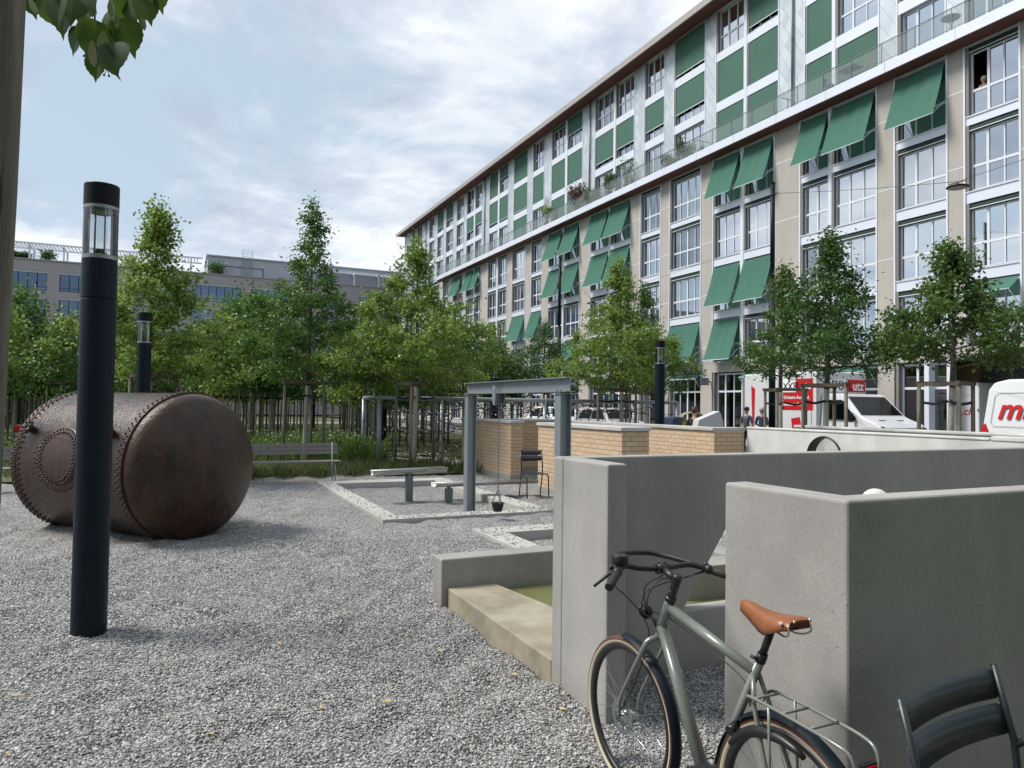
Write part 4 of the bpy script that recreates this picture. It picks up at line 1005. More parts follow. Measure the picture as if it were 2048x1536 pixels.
# ------------------------------------------------------------------ trees
def leaf_mesh(name, P, size, mat, rg, droop=.5, broad=.8):
    n = len(P); P = np.asarray(P)
    d = rg.normal(size=(n,3)); d[:,2] = d[:,2]*.6-droop; d /= np.linalg.norm(d, axis=1)[:,None]
    s = np.cross(d, rg.normal(size=(n,3))); s /= np.linalg.norm(s, axis=1)[:,None]
    nn = np.cross(d, s); L = size*rg.uniform(.6, 1.25, n)[:,None]; W = L*broad*.5
    v = np.stack([P, P+d*L*.45+s*W+nn*L*.12, P+d*L, P+d*L*.45-s*W+nn*L*.12], 1).reshape(-1, 3)
    i = np.arange(n)*4; f = np.stack([np.stack([i,i+1,i+2],1), np.stack([i,i+2,i+3],1)], 1).reshape(-1, 3)
    me = bpy.data.meshes.new(name); me.vertices.add(len(v)); me.vertices.foreach_set('co', v.astype(np.float32).ravel())
    me.loops.add(len(f)*3); me.loops.foreach_set('vertex_index', f.astype(np.int32).ravel()); me.polygons.add(len(f))
    me.polygons.foreach_set('loop_start', np.arange(len(f), dtype=np.int32)*3); me.polygons.foreach_set('loop_total', np.full(len(f), 3, dtype=np.int32))
    me.materials.append(mat); me.update(calc_edges=True); return me
def tree(name, label, loc, H, prof, mat, seed, nl=7000, lsize=.085, z0=2.3, limbs=30, white=True, lean=(0,0), group=None, cl=.105, broad=.8):
    rg = np.random.default_rng(seed)
    t = T(name, label, 'tree', (loc[0],loc[1],0), 0, group)
    pf = lambda u: float(np.interp(u, [p[0] for p in prof], [p[1] for p in prof]))
    def axis(z): f = z/H; return np.array([lean[0]*f*f+.05*math.sin(3*f+seed), lean[1]*f*f+.05*math.cos(4*f+seed), z])
    mb = MB()
    zs = np.linspace(-.1, H*.985, 12); r0 = .045+.004*H
    if white:
        mb.mat(1); mb.tube([axis(z) for z in np.linspace(-.1, 2.2, 4)], [r0, r0*.95, r0*.9, r0*.85], 10)
        mb.mat(0); mb.tube([axis(z) for z in np.linspace(2.2, H*.985, 9)], [r0*.85*(1-.9*k/8) for k in range(9)], 8)
    else: mb.tube([axis(z) for z in zs], [max(.006, r0*(1-.92*(z+.1)/H)) for z in zs], 9)
    C = []; Wt = []
    limbs = int(limbs*.80)
    for i in range(limbs):
        u = ((i+.5)/limbs)**1.0; z = z0+(H-z0)*u*.93-.05; az = i*2.399+rg.uniform(-.4,.4)
        L = pf(u)*rg.uniform(.62, 1.18); up = rg.uniform(.15,.55)*(1-.3*u)
        p0 = axis(max(z-.35*L*up, 1.9)); dr = np.array([math.cos(az), math.sin(az), 0])
        pts = [p0+dr*L*f+np.array([0,0,L*up*(f-.55*f*f)*1.3]) for f in (0,.3,.6,.85,1.0)]
        mb.tube(pts, [r0*.30*(1-.5*u)*(1-.8*f) for f in (0,.3,.6,.85,1)], 5)
        m = max(3, int(L*7))
        for k in range(m):
            f = rg.uniform(.22, 1.05); b = p0+dr*L*f+np.array([0,0,L*up*(f-.55*f*f)*1.3])
            side = np.array([-math.sin(az), math.cos(az), 0])*rg.uniform(-1,1)*L*.33*(1.15-f*.6)
            c = b+side+np.array([0,0,rg.uniform(-.12,.16)])
            C.append(c); Wt.append(rg.uniform(.5,1.4))
            if k % 2 == 0: mb.tube([b, (b+c)/2+np.array([0,0,.03]), c], [.007,.005,.003], 4)
    for k in range(9): C.append(axis(H*(.86+.14*k/8))); Wt.append(.5)
    B('trunk', mb, [M['bark'], M['bark_white']], t, fix=False)
    C = np.array(C); Wt = np.array(Wt); cnt = rg.multinomial(int(nl*1.1), Wt/Wt.sum())
    P = np.repeat(C, cnt, axis=0); k = len(P)
    P = P+rg.normal(size=(k,3))*np.array([cl,cl,cl*.75])*rg.uniform(.5,1.7,size=(k,1))
    link('crown', leaf_mesh('crown', P, lsize, mat, rg, broad=broad), t)
    return t
def stakes(label, loc, rz, h=2.3, r=.62, group='wooden tree stakes', simple_=False):
    t = T('tree_stakes', label, 'tree stakes', (loc[0],loc[1],0), rz, group)
    pt = [(r*math.cos(2*math.pi*k/3), r*math.sin(2*math.pi*k/3)) for k in range(3)]
    for (x, y) in pt:
        mb = MB(); mb.tube([(x*1.02,y*1.02,-.1), (x,y,h*.5), (x,y,h)], [.043,.04,.038], 9); B('post', mb, M['wood_post'], t)
    mb = MB()
    for k in range(3): a, b = pt[k], pt[(k+1) % 3]; e = .06; mb.beam((a[0]+(a[0]-b[0])*e, a[1]+(a[1]-b[1])*e, h-.03+k*.012), (b[0]+(b[0]-a[0])*e, b[1]+(b[1]-a[1])*e, h-.03+k*.012), .05, .075)
    B('rail', mb, M['wood_rail'], t)
    mb = MB()
    for k in range(3): a = pt[k]; mb.beam((a[0],a[1],h-.38), (a[0]*.5,a[1]*.5,h-.42), .012, .055); mb.beam((a[0]*.5,a[1]*.5,h-.42), (a[0]*.06,a[1]*.06,h-.36), .012, .055)
    mb.tube([(.07*math.cos(a),.07*math.sin(a),h-.37) for a in [2*math.pi*k/8 for k in range(8)]], .012, 5, closed=True)
    B('strap', mb, M['strap'], t); return t
cone = [(0,1.0),(.2,1.1),(.42,.86),(.6,.52),(.8,.26),(1,.07)]
def pr(s, base=cone): return [(a, b*s) for a, b in base]
tree('linden_tree', 'slender light green linden directly behind the second bollard light', (-.55,17.35), 6.05, pr(1.5, [(0,.85),(.2,1.0),(.45,.9),(.62,.55),(.75,.28),(1,.12)]), M['linden'], 11, 14000, .085, limbs=40)
stakes('wooden stakes around the linden behind the second bollard light', (-.55,17.35), .3, 2.3, .55)
tree('oak_tree', 'tall young oak with a bare leader behind the park bench', (3.17,20.03), 7.25, pr(2.05, [(0,.9),(.2,1.05),(.42,.85),(.5,.5),(.62,.6),(.72,.25),(.9,.22),(1,.10)]), M['oak_bright'], 12, 16000, .10, limbs=40, broad=.55)
stakes('wooden stakes around the tall oak behind the park bench', (3.17,20.03), 1.2, 2.3, .60)
tree('linden_tree', 'broad linden growing in front of the climbing net frame', (5.63,18.22), 6.1, pr(2.15, [(0,.9),(.15,1.0),(.4,.85),(.6,.5),(.8,.26),(1,.08)]), M['linden'], 13, 18000, .085, limbs=46)
stakes('wooden stakes around the linden in front of the climbing net', (5.63,18.22), 2.2, 2.3, .58)
tree('linden_tree', 'yellow green linden before the middle of the apartment building', (12.28,18.55), 6.3, pr(2.2, [(0,.9),(.15,1.0),(.4,.85),(.55,.45),(.8,.22),(1,.08)]), M['linden'], 14, 18000, .085, limbs=46)
stakes('wooden stakes around the yellow green linden, above the brick walls', (12.28,18.55), .7, 2.3, .68)
tree('oak_tree', 'dark oak half hidden behind the yellow green linden', (16.1,22.6), 6.5, pr(1.7), M['oak'], 15, 9000, .10, limbs=36, broad=.55)
stakes('wooden stakes of the dark oak half hidden behind the yellow green linden', (16.1,22.6), .1, 2.3, .6)
tree('oak_tree', 'low dark oak beneath the second tall street pole', (13.9,26.62), 5.3, pr(2.0, [(0,.9),(.3,1.0),(.6,.7),(.85,.3),(1,.1)]), M['oak'], 16, 9000, .10, limbs=36, broad=.55)
stakes('wooden stakes of the low dark oak beneath the second tall street pole', (13.9,26.62), .9, 2.3, .6)
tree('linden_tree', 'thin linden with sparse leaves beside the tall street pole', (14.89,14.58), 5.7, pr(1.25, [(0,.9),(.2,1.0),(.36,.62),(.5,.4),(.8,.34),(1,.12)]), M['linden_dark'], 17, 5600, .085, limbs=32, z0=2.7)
stakes('wooden stakes of the thin linden, in front of the truck side', (14.89,14.58), 1.6, 2.28, .62)
tree('oak_tree', 'dense dark green oak in front of the white truck', (13.13,11.54), 5.75, pr(1.6, [(0,1.1),(.12,1.0),(.35,.62),(.6,.55),(.75,.3),(.85,.16),(1,.10)]), M['oak'], 18, 12000, .095, limbs=46, broad=.5, z0=2.7)
stakes('wooden stakes of the dense dark oak, in front of the truck cab', (13.13,11.54), .45, 2.3, .52)
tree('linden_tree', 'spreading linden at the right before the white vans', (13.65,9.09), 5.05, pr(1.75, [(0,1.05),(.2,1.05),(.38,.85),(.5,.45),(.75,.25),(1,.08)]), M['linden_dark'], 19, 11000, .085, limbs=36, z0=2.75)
stakes('wooden stakes of the spreading linden, in front of the white vans', (13.65,9.09), 1.9, 2.3, .55)
# the grove: five kinds of tree copied over a loose grid
GL = 'young tree in the dense staked grove between playground and office building'
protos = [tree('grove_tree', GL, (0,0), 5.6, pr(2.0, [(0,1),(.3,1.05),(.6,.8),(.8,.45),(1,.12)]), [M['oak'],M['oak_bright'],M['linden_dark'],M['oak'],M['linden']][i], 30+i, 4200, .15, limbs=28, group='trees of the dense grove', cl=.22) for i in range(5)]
sp0 = stakes('wooden tree stakes standing in the dense staked grove', (0,0), 0, 2.3, .58, 'stakes of the dense grove')
rg = random.Random(21); spots = []
for iy in range(8):
    for ix in range(15):
        X = -27+ix*3.3+(iy % 2)*1.6+rg.uniform(-.6,.6); Y = 29+iy*4.0+rg.uniform(-.7,.7)
        if abs(X-3.17) < 1.5 and Y < 26: continue
        pxr = math.degrees(math.atan2(X, Y)-YAW)
        if pxr < -40 or X > 12.6+(.06*Y): continue
        if -1.2 < X < 1.6 and Y > 36: continue
        spots.append((X, Y))
spots += [(-8.2,25.5), (-11.5,26.5), (-5.6,27.2), (8.2,27.0), (10.3,30.5), (6.3,26.4), (1.4,27.3)]
for i, (X, Y, s_) in enumerate([(-5.77,33.56,1.08),(2.72,31.82,1.14),(3.93,34.56,1.18),(7.85,33.84,1.1),(10.78,28.07,.96),(-4.47,35.16,.94),(1.68,28.99,.98)]):
    dup(protos[(i*2+1) % 4], (X,Y,0), i*1.1, sc=(s_,s_,s_*1.02)); dup(sp0, (X,Y,0), i*.7)
for i, (X, Y) in enumerate(spots):
    s = rg.uniform(.74, .98)*(1.0 if X < 5 else .97)*(1.12 if Y > 44 else 1.0); pi_ = protos[rg.randrange(5)]
    if i < 5: tr_ = protos[i]; tr_.location = (X,Y,0); tr_.rotation_euler.z = rg.uniform(0,6); tr_.scale = (s*.9,s*.9,s)
    else: dup(pi_, (X,Y,0), rg.uniform(0,6), sc=(s*.92,s*.92,s*1.02))
    if i == 0: sp0.location = (X,Y,0)
    else: dup(sp0, (X,Y,0), rg.uniform(0,6))
# meadow under the grove
def outline_sheet(name, poly, z, mat):
    mb = MB(); mb.add([(x,y,z) for x,y in poly], [tuple(range(len(poly)))]); return tag(B(name, mb, mat), kind='structure')
r3 = random.Random(4)
edge = [(-60,17.6)]+[(x*.5, 17.7+r3.uniform(-.18,.22)+(.5 if x*.5 > 3.3 else 0)) for x in range(-40, 9)]+[(4.6,20.5),(4.7,22.6)]+[(5+x*.5, 22.8+r3.uniform(-.15,.2)) for x in range(0, 20)]+[(14.8,23),(14.8,60.5),(-60,60.5)]
outline_sheet('meadow', edge, .028, M['soil'])
outline_sheet('meadow', [(5.63+(1.35+r3.uniform(-.15,.2))*math.cos(a)*1.15, 17.9+(1.1+r3.uniform(-.12,.15))*math.sin(a)) for a in [2*math.pi*k/26 for k in range(26)]], .03, M['soil'])
def blades(name, X, Y, hmin, hmax, w, mat, seed):
    rg = np.random.default_rng(seed); n = len(X); h = rg.uniform(hmin, hmax, n)*rg.uniform(.5,1,n); a = rg.uniform(0, 2*np.pi, n); l = rg.normal(size=(n,2))*h[:,None]*.28
    dx, dy = np.cos(a)*w, np.sin(a)*w; z = np.full(n, .02)
    v = np.stack([np.stack([X-dx,Y-dy,z],1), np.stack([X+dx,Y+dy,z],1), np.stack([X+l[:,0]*.4+dx*.8,Y+l[:,1]*.4+dy*.8,h*.6],1), np.stack([X+l[:,0],Y+l[:,1],h],1)], 1).reshape(-1,3)
    i = np.arange(n)*4; f = np.stack([np.stack([i,i+1,i+2],1), np.stack([i,i+2,i+3],1)], 1).reshape(-1,3)
    me = bpy.data.meshes.new(name); me.vertices.add(len(v)); me.vertices.foreach_set('co', v.astype(np.float32).ravel())
    me.loops.add(len(f)*3); me.loops.foreach_set('vertex_index', f.astype(np.int32).ravel()); me.polygons.add(len(f))
    me.polygons.foreach_set('loop_start', np.arange(len(f), dtype=np.int32)*3); me.polygons.foreach_set('loop_total', np.full(len(f), 3, dtype=np.int32))
    me.materials.append(mat); me.update(calc_edges=True); return link(name, me)
rg = np.random.default_rng(8)
def patchy(n, x0, x1, y0, y1, cells, sig):
    cx = rg.uniform(x0, x1, cells); cy = rg.uniform(y0, y1, cells); k = rg.integers(0, cells, n)
    return cx[k]+rg.normal(size=n)*sig, cy[k]+rg.normal(size=n)*sig
X1, Y1_ = patchy(26000, -14, 4.2, 18.2, 27, 300, .35); X2, Y2_ = patchy(16000, -22, 14, 24, 48, 220, .6); X3, Y3_ = patchy(5000, 4.6, 6.9, 17.1, 18.8, 40, .22)
X4, Y4_ = patchy(3500, .6, 4.0, 17.1, 17.9, 22, .16); X5, Y5_ = patchy(4000, 7.6, 11, 20.5, 24, 14, .35)
X = np.concatenate([X1,X2,X3,X4,X5]); Y = np.concatenate([Y1_,Y2_,Y3_,Y4_,Y5_]); k = ~((X > 4.6) & (Y < 22.5) & (X < 14) & ~((X < 7.2) & (Y < 19.2)) & ~((X > 7.4) & (X < 11)))&(Y > 16.9); X, Y = X[k], Y[k]
tag(blades('grass', X, Y, .10, .42, .008, M['grass'], 5), 'tall meadow grass and weeds under the staked trees', 'grass', kind='stuff')
xw, yw = patchy(9000, 2.5, 5.0, 20.5, 26, 16, .42); xv, yv = patchy(7000, -12, 2, 22, 30, 24, .5)
tag(blades('weeds', np.concatenate([xw,xv]), np.concatenate([yw,yv]), .35, .95, .014, M['linden_dark'], 6), 'bushy green wildflower clumps beyond the park bench', 'wildflowers', kind='stuff')
sel = rg.integers(0, len(xw), 420); s2 = rg.integers(0, len(xv), 160)
fx = np.concatenate([xw[sel], xv[s2]]); fy = np.concatenate([yw[sel], yv[s2]]); fz = rg.uniform(.3,.85,len(fx))
o = scatter('flowers', np.stack([fx,fy,fz],1), M['flower'], smin=.6, smax=1.3, size=(.05,.05,.025)); tag(o, 'white meadow flowers scattered among the weeds', 'flowers', kind='stuff')
# ------------------------------------------------------------------ climbing net
t = T('climbing_net', 'steel pipe frame strung with black climbing nets beyond the gravel pit', 'climbing net', (10,20.4,0))
fx0, fx1, fy0, fy1, fz_ = 4.95, 14.9, 19.14, 21.6, 1.90
mb = MB(); mb.tube([(fx0,fy0,fz_),(fx1,fy0,fz_)], .055, 12); mb.tube([(5.1,fy1,fz_),(fx1,fy1,fz_)], .055, 12); mb.tube([(fx0,fy0,fz_),(5.1,fy1,fz_)], .055, 12); mb.tube([(fx1,fy0,fz_),(fx1,fy1,fz_)], .055, 12)
B('top_rail', mb, M['galv'], t, world=True)
for (x, y) in ((fx0,fy0),(5.1,fy1),(fx1,fy0),(fx1,fy1),(7.6,fy1),(10,fy0),(10.2,fy1),(12.5,fy1)):
    mb = MB(); mb.cyl((x,y,-.2), (x,y,fz_), .055, 14); B('post', mb, M['galv'], t, world=True)
rr = random.Random(9); mb = MB(); balls = []
def rope(p, q, sag, n=8):
    pts = []
    for k in range(n+1): f = k/n; pts.append((p[0]+(q[0]-p[0])*f, p[1]+(q[1]-p[1])*f, p[2]+(q[2]-p[2])*f-sag*4*f*(1-f)))
    mb.tube(pts, .011, 4); return pts
spans = [(5.05,7.5),(7.5,10.0),(10.0,12.4),(12.4,14.85)]
prev = None
for (a, b) in spans:
    lay = []
    for zi, z in enumerate((1.72, 1.12, .42)):
        rows_ = []
        for yy in (19.25, 20.05, 20.8, 21.5):
            rows_.append(rope((a,yy,z+rr.uniform(-.12,.12)), (b,yy,z+rr.uniform(-.25,.2)), rr.uniform(.05,.28)))
        lay.append(rows_)
        for k in (1,3,5,7):
            for j in range(3): rope(rows_[j][k], rows_[j+1][k], .03, 3)
        for r_ in rows_: balls += [r_[k] for k in (1,3,5,7)]
    for j in range(4):
        for k in (1,4,7):
            if rr.random() < .75: rope(lay[0][j][k], lay[1][j][min(8,k+rr.choice((-1,0,1)))], 0, 1)
            if rr.random() < .55: rope(lay[1][j][k], lay[2][j][min(8,k+rr.choice((-1,0,1)))], 0, 1)
        rope((a, 19.2 if j < 2 else 21.5, 1.88), lay[0][j][3], 0, 1)
B('net', mb, M['rope'], t, world=True, fix=False)
bm_ = MB(); sb = MB(); sb.sphere((0,0,0), .024, 6, 4)
for p in balls: bm_.mesh(sb, p)
B('net_clamps', bm_, M['silver_ball'], t, world=True, fix=False)
mb = MB(); mb.tube([(10.6+.0, 20.4+.5*math.cos(a), 1.05+.45*math.sin(a)) for a in [math.pi*k/12 for k in range(13)]], .03, 8); B('hoop', mb, M['galv'], t, world=True)
# ------------------------------------------------------------------ street poles, lamps, fence, hydrant
def pole(label, x, y, h):
    t = T('street_pole', label, 'pole', (x,y,0)); mb = MB()
    mb.tube([(0,0,0),(0,0,6.6)], .125, 16); B('lower_tube', mb, M['lamp'], t)
    mb = MB(); mb.tube([(0,0,6.6),(0,0,h)], .088, 16); mb.lathe([(.1,h-.02),(.1,h+.04),(0,h+.05)], n=16); B('upper_tube', mb, M['lamp'], t)
    mb = MB(); mb.lathe([(.095,h-.5),(.105,h-.48),(.105,h-.44),(.095,h-.42)], n=16); mb.cyl((0,-.1,h-.45), (0,-.28,h-.45), .02, 8); B('wire_clamp', mb, M['black'], t)
pole('tall dark street pole in front of the apartment building at the right', 21.0, 21.1, 10.6)
pole('tall dark street pole rising from the low dark oak', 21.0, 38.45, 10.8)
pole('distant dark pole in front of the office building at the left', -9.6, 62.0, 10.2)
def hung_lamp(label, p, q):      # lamp at p on a wire fixed at q
    t = T('street_lamp', label, 'street lamp', p)
    mb = MB(); mb.lathe([(0,0),(.26,0),(.30,.015),(.31,.03),(.29,.05),(.12,.09),(.06,.13),(0,.14)], n=28); B('lamp_housing', mb, M['lamp'], t)
    mb = MB(); mb.lathe([(0,-.004),(.25,-.004),(.25,0.0)], n=28); B('diffuser', mb, simple('frosted_lamp_disc', (.30,.27,.25), .5), t)
    mb = MB(); mb.cyl((0,-.25,.17), (0,.25,.17), .015, 6); mb.cyl((0,0,.12), (0,0,.2), .015, 6); B('hanger', mb, M['black'], t)
    P = Vector(p); Q = Vector(q)-P; mb = MB(); mb.tube([Q*(k/10)+Vector((0,0,.2*(1-k/10)-.25*4*(k/10)*(1-k/10)*.2)) for k in range(11)], .009, 5)
    W_ = Vector((-Q.x, -Q.y, 0)); mb.tube([(0,0,.2), (3.5, -8.5, 1.9)], .007, 5)
    B('wire', mb, M['black'], t)
hung_lamp('round street lamp hanging on a wire before the right hand windows', (21.0,13.72,8.42), (21.0,20.85,10.15))
hung_lamp('round street lamp hanging on a wire above the yellow green linden', (21.0,34.6,7.5), (21.0,38.2,10.3))
t = T('board_fence', 'dark graffiti smeared board fence behind the grove at the left', 'fence', (-22,58,0))
mb = MB()
for k in range(150): mb.box(-38+k*.2, -38+k*.2+.19, 58, 58.03+.01*(k % 3), 0, 2.25+.02*(k % 4))
B('boards', mb, M['fence'], t, world=True)
mb = MB()
for (x, z, r) in ((-14.3,1.3,.55),(-12.1,1.2,.4),(-13.2,.9,.3),(-11.0,1.5,.3),(-10.4,.9,.35),(-16,1.2,.5)):
    n = 14; ph = x; mb.add([(x+.45*r*math.cos(2*math.pi*k/n)*(1+.3*math.sin(3*k+ph)), 57.985, z+r*math.sin(2*math.pi*k/n)*(1+.2*math.cos(5*k))) for k in range(n)], [tuple(range(n))])
B('graffiti', mb, M['white_film'], t, world=True)
t = T('hydrant', 'small grey hydrant with a red cap at the left edge beyond the grass', 'hydrant', (-4.35,26.0,0))
mb = MB(); mb.lathe([(0,0),(.10,0),(.10,.08),(.07,.1),(.07,.62),(.10,.64),(.10,.72)], n=16); mb.cyl((-.15,0,.5), (.15,0,.5), .045, 10); B('body', mb, M['galv'], t)
mb = MB(); mb.lathe([(.115,.72),(.125,.74),(.125,.90),(.08,.94),(0,.95)], n=16); B('cap', mb, M['red'], t)
# ------------------------------------------------------------------ bicycle (leans on the wall, front wheel away from the camera)
bike = T('bicycle', 'grey green city bicycle with brown saddle and cream tyres leaning on the nearest wall', 'bicycle', (1.9,2.30,0))
bx = 1.9
def bb(name, mb, mat, par=None, **k): return B(name, mb, mat, par or bike, world=True, **k)
HF = Vector((bx,2.775,.345)); HR = Vector((bx,1.825,.345))
mb = MB()
HT, HB = Vector((bx,2.478,.935)), Vector((bx,2.545,.785)); SC, BBk = Vector((bx,1.957,.862)), Vector((bx,2.235,.275)); SJ = Vector((bx,1.985,.805))
mb.tube([HB,HT], .0225, 16); mb.tube([HT+(HB-HT)*.18,SJ], [.021,.0185], 16); mb.tube([HB+(HT-HB)*.2,BBk], [.025,.027], 16); mb.tube([SC,BBk], .0165, 16)
mb.cyl(BBk-Vector((.035,0,0)), BBk+Vector((.035,0,0)), .022, 16)
for s in (-1, 1):
    mb.tube([SJ+Vector((s*.012,0,0)), SJ+Vector((s*.035,-.03,-.10)), HR+Vector((s*.062,.01,.06)), HR+Vector((s*.064,0,0))], [.009,.0085,.008,.009], 10)
    mb.tube([BBk+Vector((s*.03,0,0)), BBk+Vector((s*.05,-.16,.02)), HR+Vector((s*.064,0,0))], .0095, 10)
frame = bb('frame', mb, M['frame'])
mb = MB(); mb.lathe([(.0215,-.004),(.024,0),(.024,.018),(.020,.022)], tuple(HT), 16, tuple((HT-HB).normalized()))
hd = (HT-HB).normalized(); mb.cyl(HT, HT+hd*.10, .016, 12)
mb.lathe([(.019,.0),(.019,.03),(.018,.031),(.019,.034),(.019,.06)], tuple(HT+hd*.022), 14, tuple(hd))
ST = HT+hd*.105; CL = Vector((bx,2.535,1.058))
mb.lathe([(.018,-.02),(.02,-.018),(.02,.02),(.012,.026),(0,.026)], tuple(ST), 14, tuple(hd)); mb.tube([ST, CL], [.018,.015], 12)
mb.cyl(CL-Vector((.028,0,0)), CL+Vector((.028,0,0)), .022, 14)
for s in (-1,1): mb.sphere((bx+s*.016,2.54,1.082), .006, 6, 4)
bb('stem', mb, M['black'])
mb = MB()
def spl(pts, n=6):
    o = []; P = [Vector(p) for p in pts]; P = [2*P[0]-P[1]]+P+[2*P[-1]-P[-2]]
    for i in range(1, len(P)-2):
        for k in range(n):
            t_ = k/n; a, b, c, d = P[i-1:i+3]
            o.append(.5*((2*b)+(c-a)*t_+(2*a-5*b+4*c-d)*t_*t_+(3*b-a-3*c+d)*t_**3))
    o.append(P[-2]); return o
mb.tube(spl([(1.60,2.475,1.03),(1.67,2.53,1.062),(1.73,2.565,1.075),(1.80,2.55,1.064),(1.9,2.535,1.058),(1.99,2.54,1.06),(2.05,2.535,1.062),(2.10,2.50,1.05),(2.19,2.43,1.02)]), .0125, 12)
mb.tube(spl([(1.70,2.555,1.07),(1.74,2.66,1.09),(1.80,2.705,1.095),(1.90,2.715,1.092),(1.98,2.69,1.085),(2.05,2.58,1.07),(2.08,2.52,1.058)]), .0125, 12)
bar = bb('handlebar', mb, M['black'])
for a, b in (((1.585,2.462,1.023),(1.665,2.526,1.06)), ((2.205,2.42,1.015),(2.12,2.487,1.043))):
    mb = MB(); mb.tube([a, (Vector(a)*.9+Vector(b)*.1), b], [.0175,.0185,.0165], 14); bb('grip', mb, M['rubber'], bar)
mb = MB(); mb.lathe([(.0,.0),(.034,.0),(.036,.006),(.036,.030),(.031,.038),(0,.040)], (1.712,2.575,1.085), 22); mb.cyl((1.712,2.575,1.06),(1.712,2.575,1.09),.012,8); bb('bell', mb, [M['black']], bar)
for s, c in ((-1, Vector((1.672,2.535,1.06))), (1, Vector((2.115,2.49,1.045)))):
    mb = MB(); mb.sphere(tuple(c), .022, 10, 6); mb.tube([c, c+Vector((s*.02,.035,-.012)), c+Vector((s*.11,.0,-.045))], [.009,.008,.006], 8); mb.sphere((c.x+s*.01,c.y+.03,c.z+.015), .012, 8, 5); bb('brake_lever', mb, M['black'], bar)
mb = MB(); fc = HB-hd*.03
mb.cyl(HB, fc, .019, 12)
for s in (-1, 1): mb.tube(spl([fc+Vector((0,0,0)), fc+Vector((s*.040,.012,-.012)), fc+Vector((s*.056,.035,-.06)), HF+Vector((s*.055,-.02,.10)), HF+Vector((s*.055,0,0))]), [.014]*12+[.013,.012,.011,.010,.0095]+[.009]*8, 10)
bb('fork', mb, M['frame'])
def wheel(c, name, sp, seed):
    w = bb('wheel', MB().cyl(c-Vector((.045,0,0)), c+Vector((.045,0,0)), .012, 12).cyl(c-Vector((.028,0,0)), c+Vector((.028,0,0)), .024, 16), M['chrome'] if name == 'f' else M['black'])
    def ring(prof, n=96):     # (radius, x)
        mb = MB(); mb.smooth = True; vs = []
        for r, x in prof:
            for k in range(n): a = 2*math.pi*k/n; vs.append((c.x+x, c.y+r*math.cos(a), c.z+r*math.sin(a)))
        m = len(prof); return mb.add(vs, [(i*n+k, i*n+(k+1) % n, ((i+1) % m)*n+(k+1) % n, ((i+1) % m)*n+k) for i in range(m) for k in range(n)])
    tt = ring([(.327+.019*math.cos(a), .0185*math.sin(a)) for a in [2*math.pi*k/20 for k in range(20)]])
    tt.m = []
    for i in range(20):
        a = 2*math.pi*(i+.5)/20; tt.m += [0 if math.cos(a) > .0 else 1]*96
    bb('tyre', tt, [M['tyre_brown'], M['tyre_cream']], w, fix=True)
    bb('rim', ring([(.312,-.0125),(.312,.0125),(.292,.012),(.284,.007),(.284,-.007),(.292,-.012)]), M['black'], w)
    mb = MB()
    for k in range(32):
        a = 2*math.pi*k/32; b = a+(.5 if (k//2) % 2 else -.5); s = .022 if k % 2 else -.022
        mb.tube([c+Vector((s,.022*math.cos(b),.022*math.sin(b))), c+Vector((0,.288*math.cos(a),.288*math.sin(a)))], .0011, 4, cap=False)
    bb('spokes', mb, M['galv_dark'], w)
    mb = MB(); r0, r1 = .055, .08; n = 40
    for xx in (-.038,):
        vs = [(c.x+xx,c.y+r*math.cos(2*math.pi*k/n),c.z+r*math.sin(2*math.pi*k/n)) for r in (r0,r1) for k in range(n)]
        mb.add(vs, [(k,(k+1) % n,n+(k+1) % n,n+k) for k in range(n)])
        for k in range(6): a = 2*math.pi*k/6; mb.beam((c.x+xx,c.y+.02*math.cos(a),c.z+.02*math.sin(a)), (c.x+xx,c.y+r0*math.cos(a+.3),c.z+r0*math.sin(a+.3)), .006, .002)
    if name == 'f': bb('brake_disc', mb, M['galv_dark'], w)
    return w
wf = wheel(HF, 'f', 0, 1); wr = wheel(HR, 'r', 0, 2)
def fender(c, a0, a1, r=.362, w_=.026, n=30):
    mb = MB(); mb.smooth = True; vs = []; m = 7
    for k in range(n+1):
        a = a0+(a1-a0)*k/n
        for j in range(m): u = -1+2*j/(m-1); rr_ = r-.012*u*u*1.2; vs.append((c.x+u*w_, c.y+rr_*math.cos(a), c.z+rr_*math.sin(a)))
    return mb.add(vs, [(k*m+j,k*m+j+1,(k+1)*m+j+1,(k+1)*m+j) for k in range(n) for j in range(m-1)])
bb('fender', fender(HF, R(84), R(206)), M['lamp'], fix=False); bb('fender', fender(HR, R(8), R(190), w_=.027), M['lamp'], fix=False)
mb = MB()
for s in (-1, 1): mb.tube([HF+Vector((s*.055,0,0)), HF+Vector((s*.03,-.33,-.115))], .0022, 5); mb.tube([HR+Vector((s*.06,0,0)), HR+Vector((s*.03,-.355,.02))], .0022, 5)
bb('fender_stay', mb, M['chrome'])
sp_ = Vector((bx,1.905,.985))
mb = MB(); mb.cyl(SC, sp_, .0135, 14); mb.cyl(SC-Vector((0,-.004,.012)), SC+(sp_-SC)*.16, .0185, 14); mb.tube([SC+Vector((-.018,.0,.0)), SC+Vector((-.03,.02,.008))], .006, 6); mb.box(bx-.02, bx+.02, 1.885, 1.93, .975, .995)
bb('seat_post', mb, M['black'])
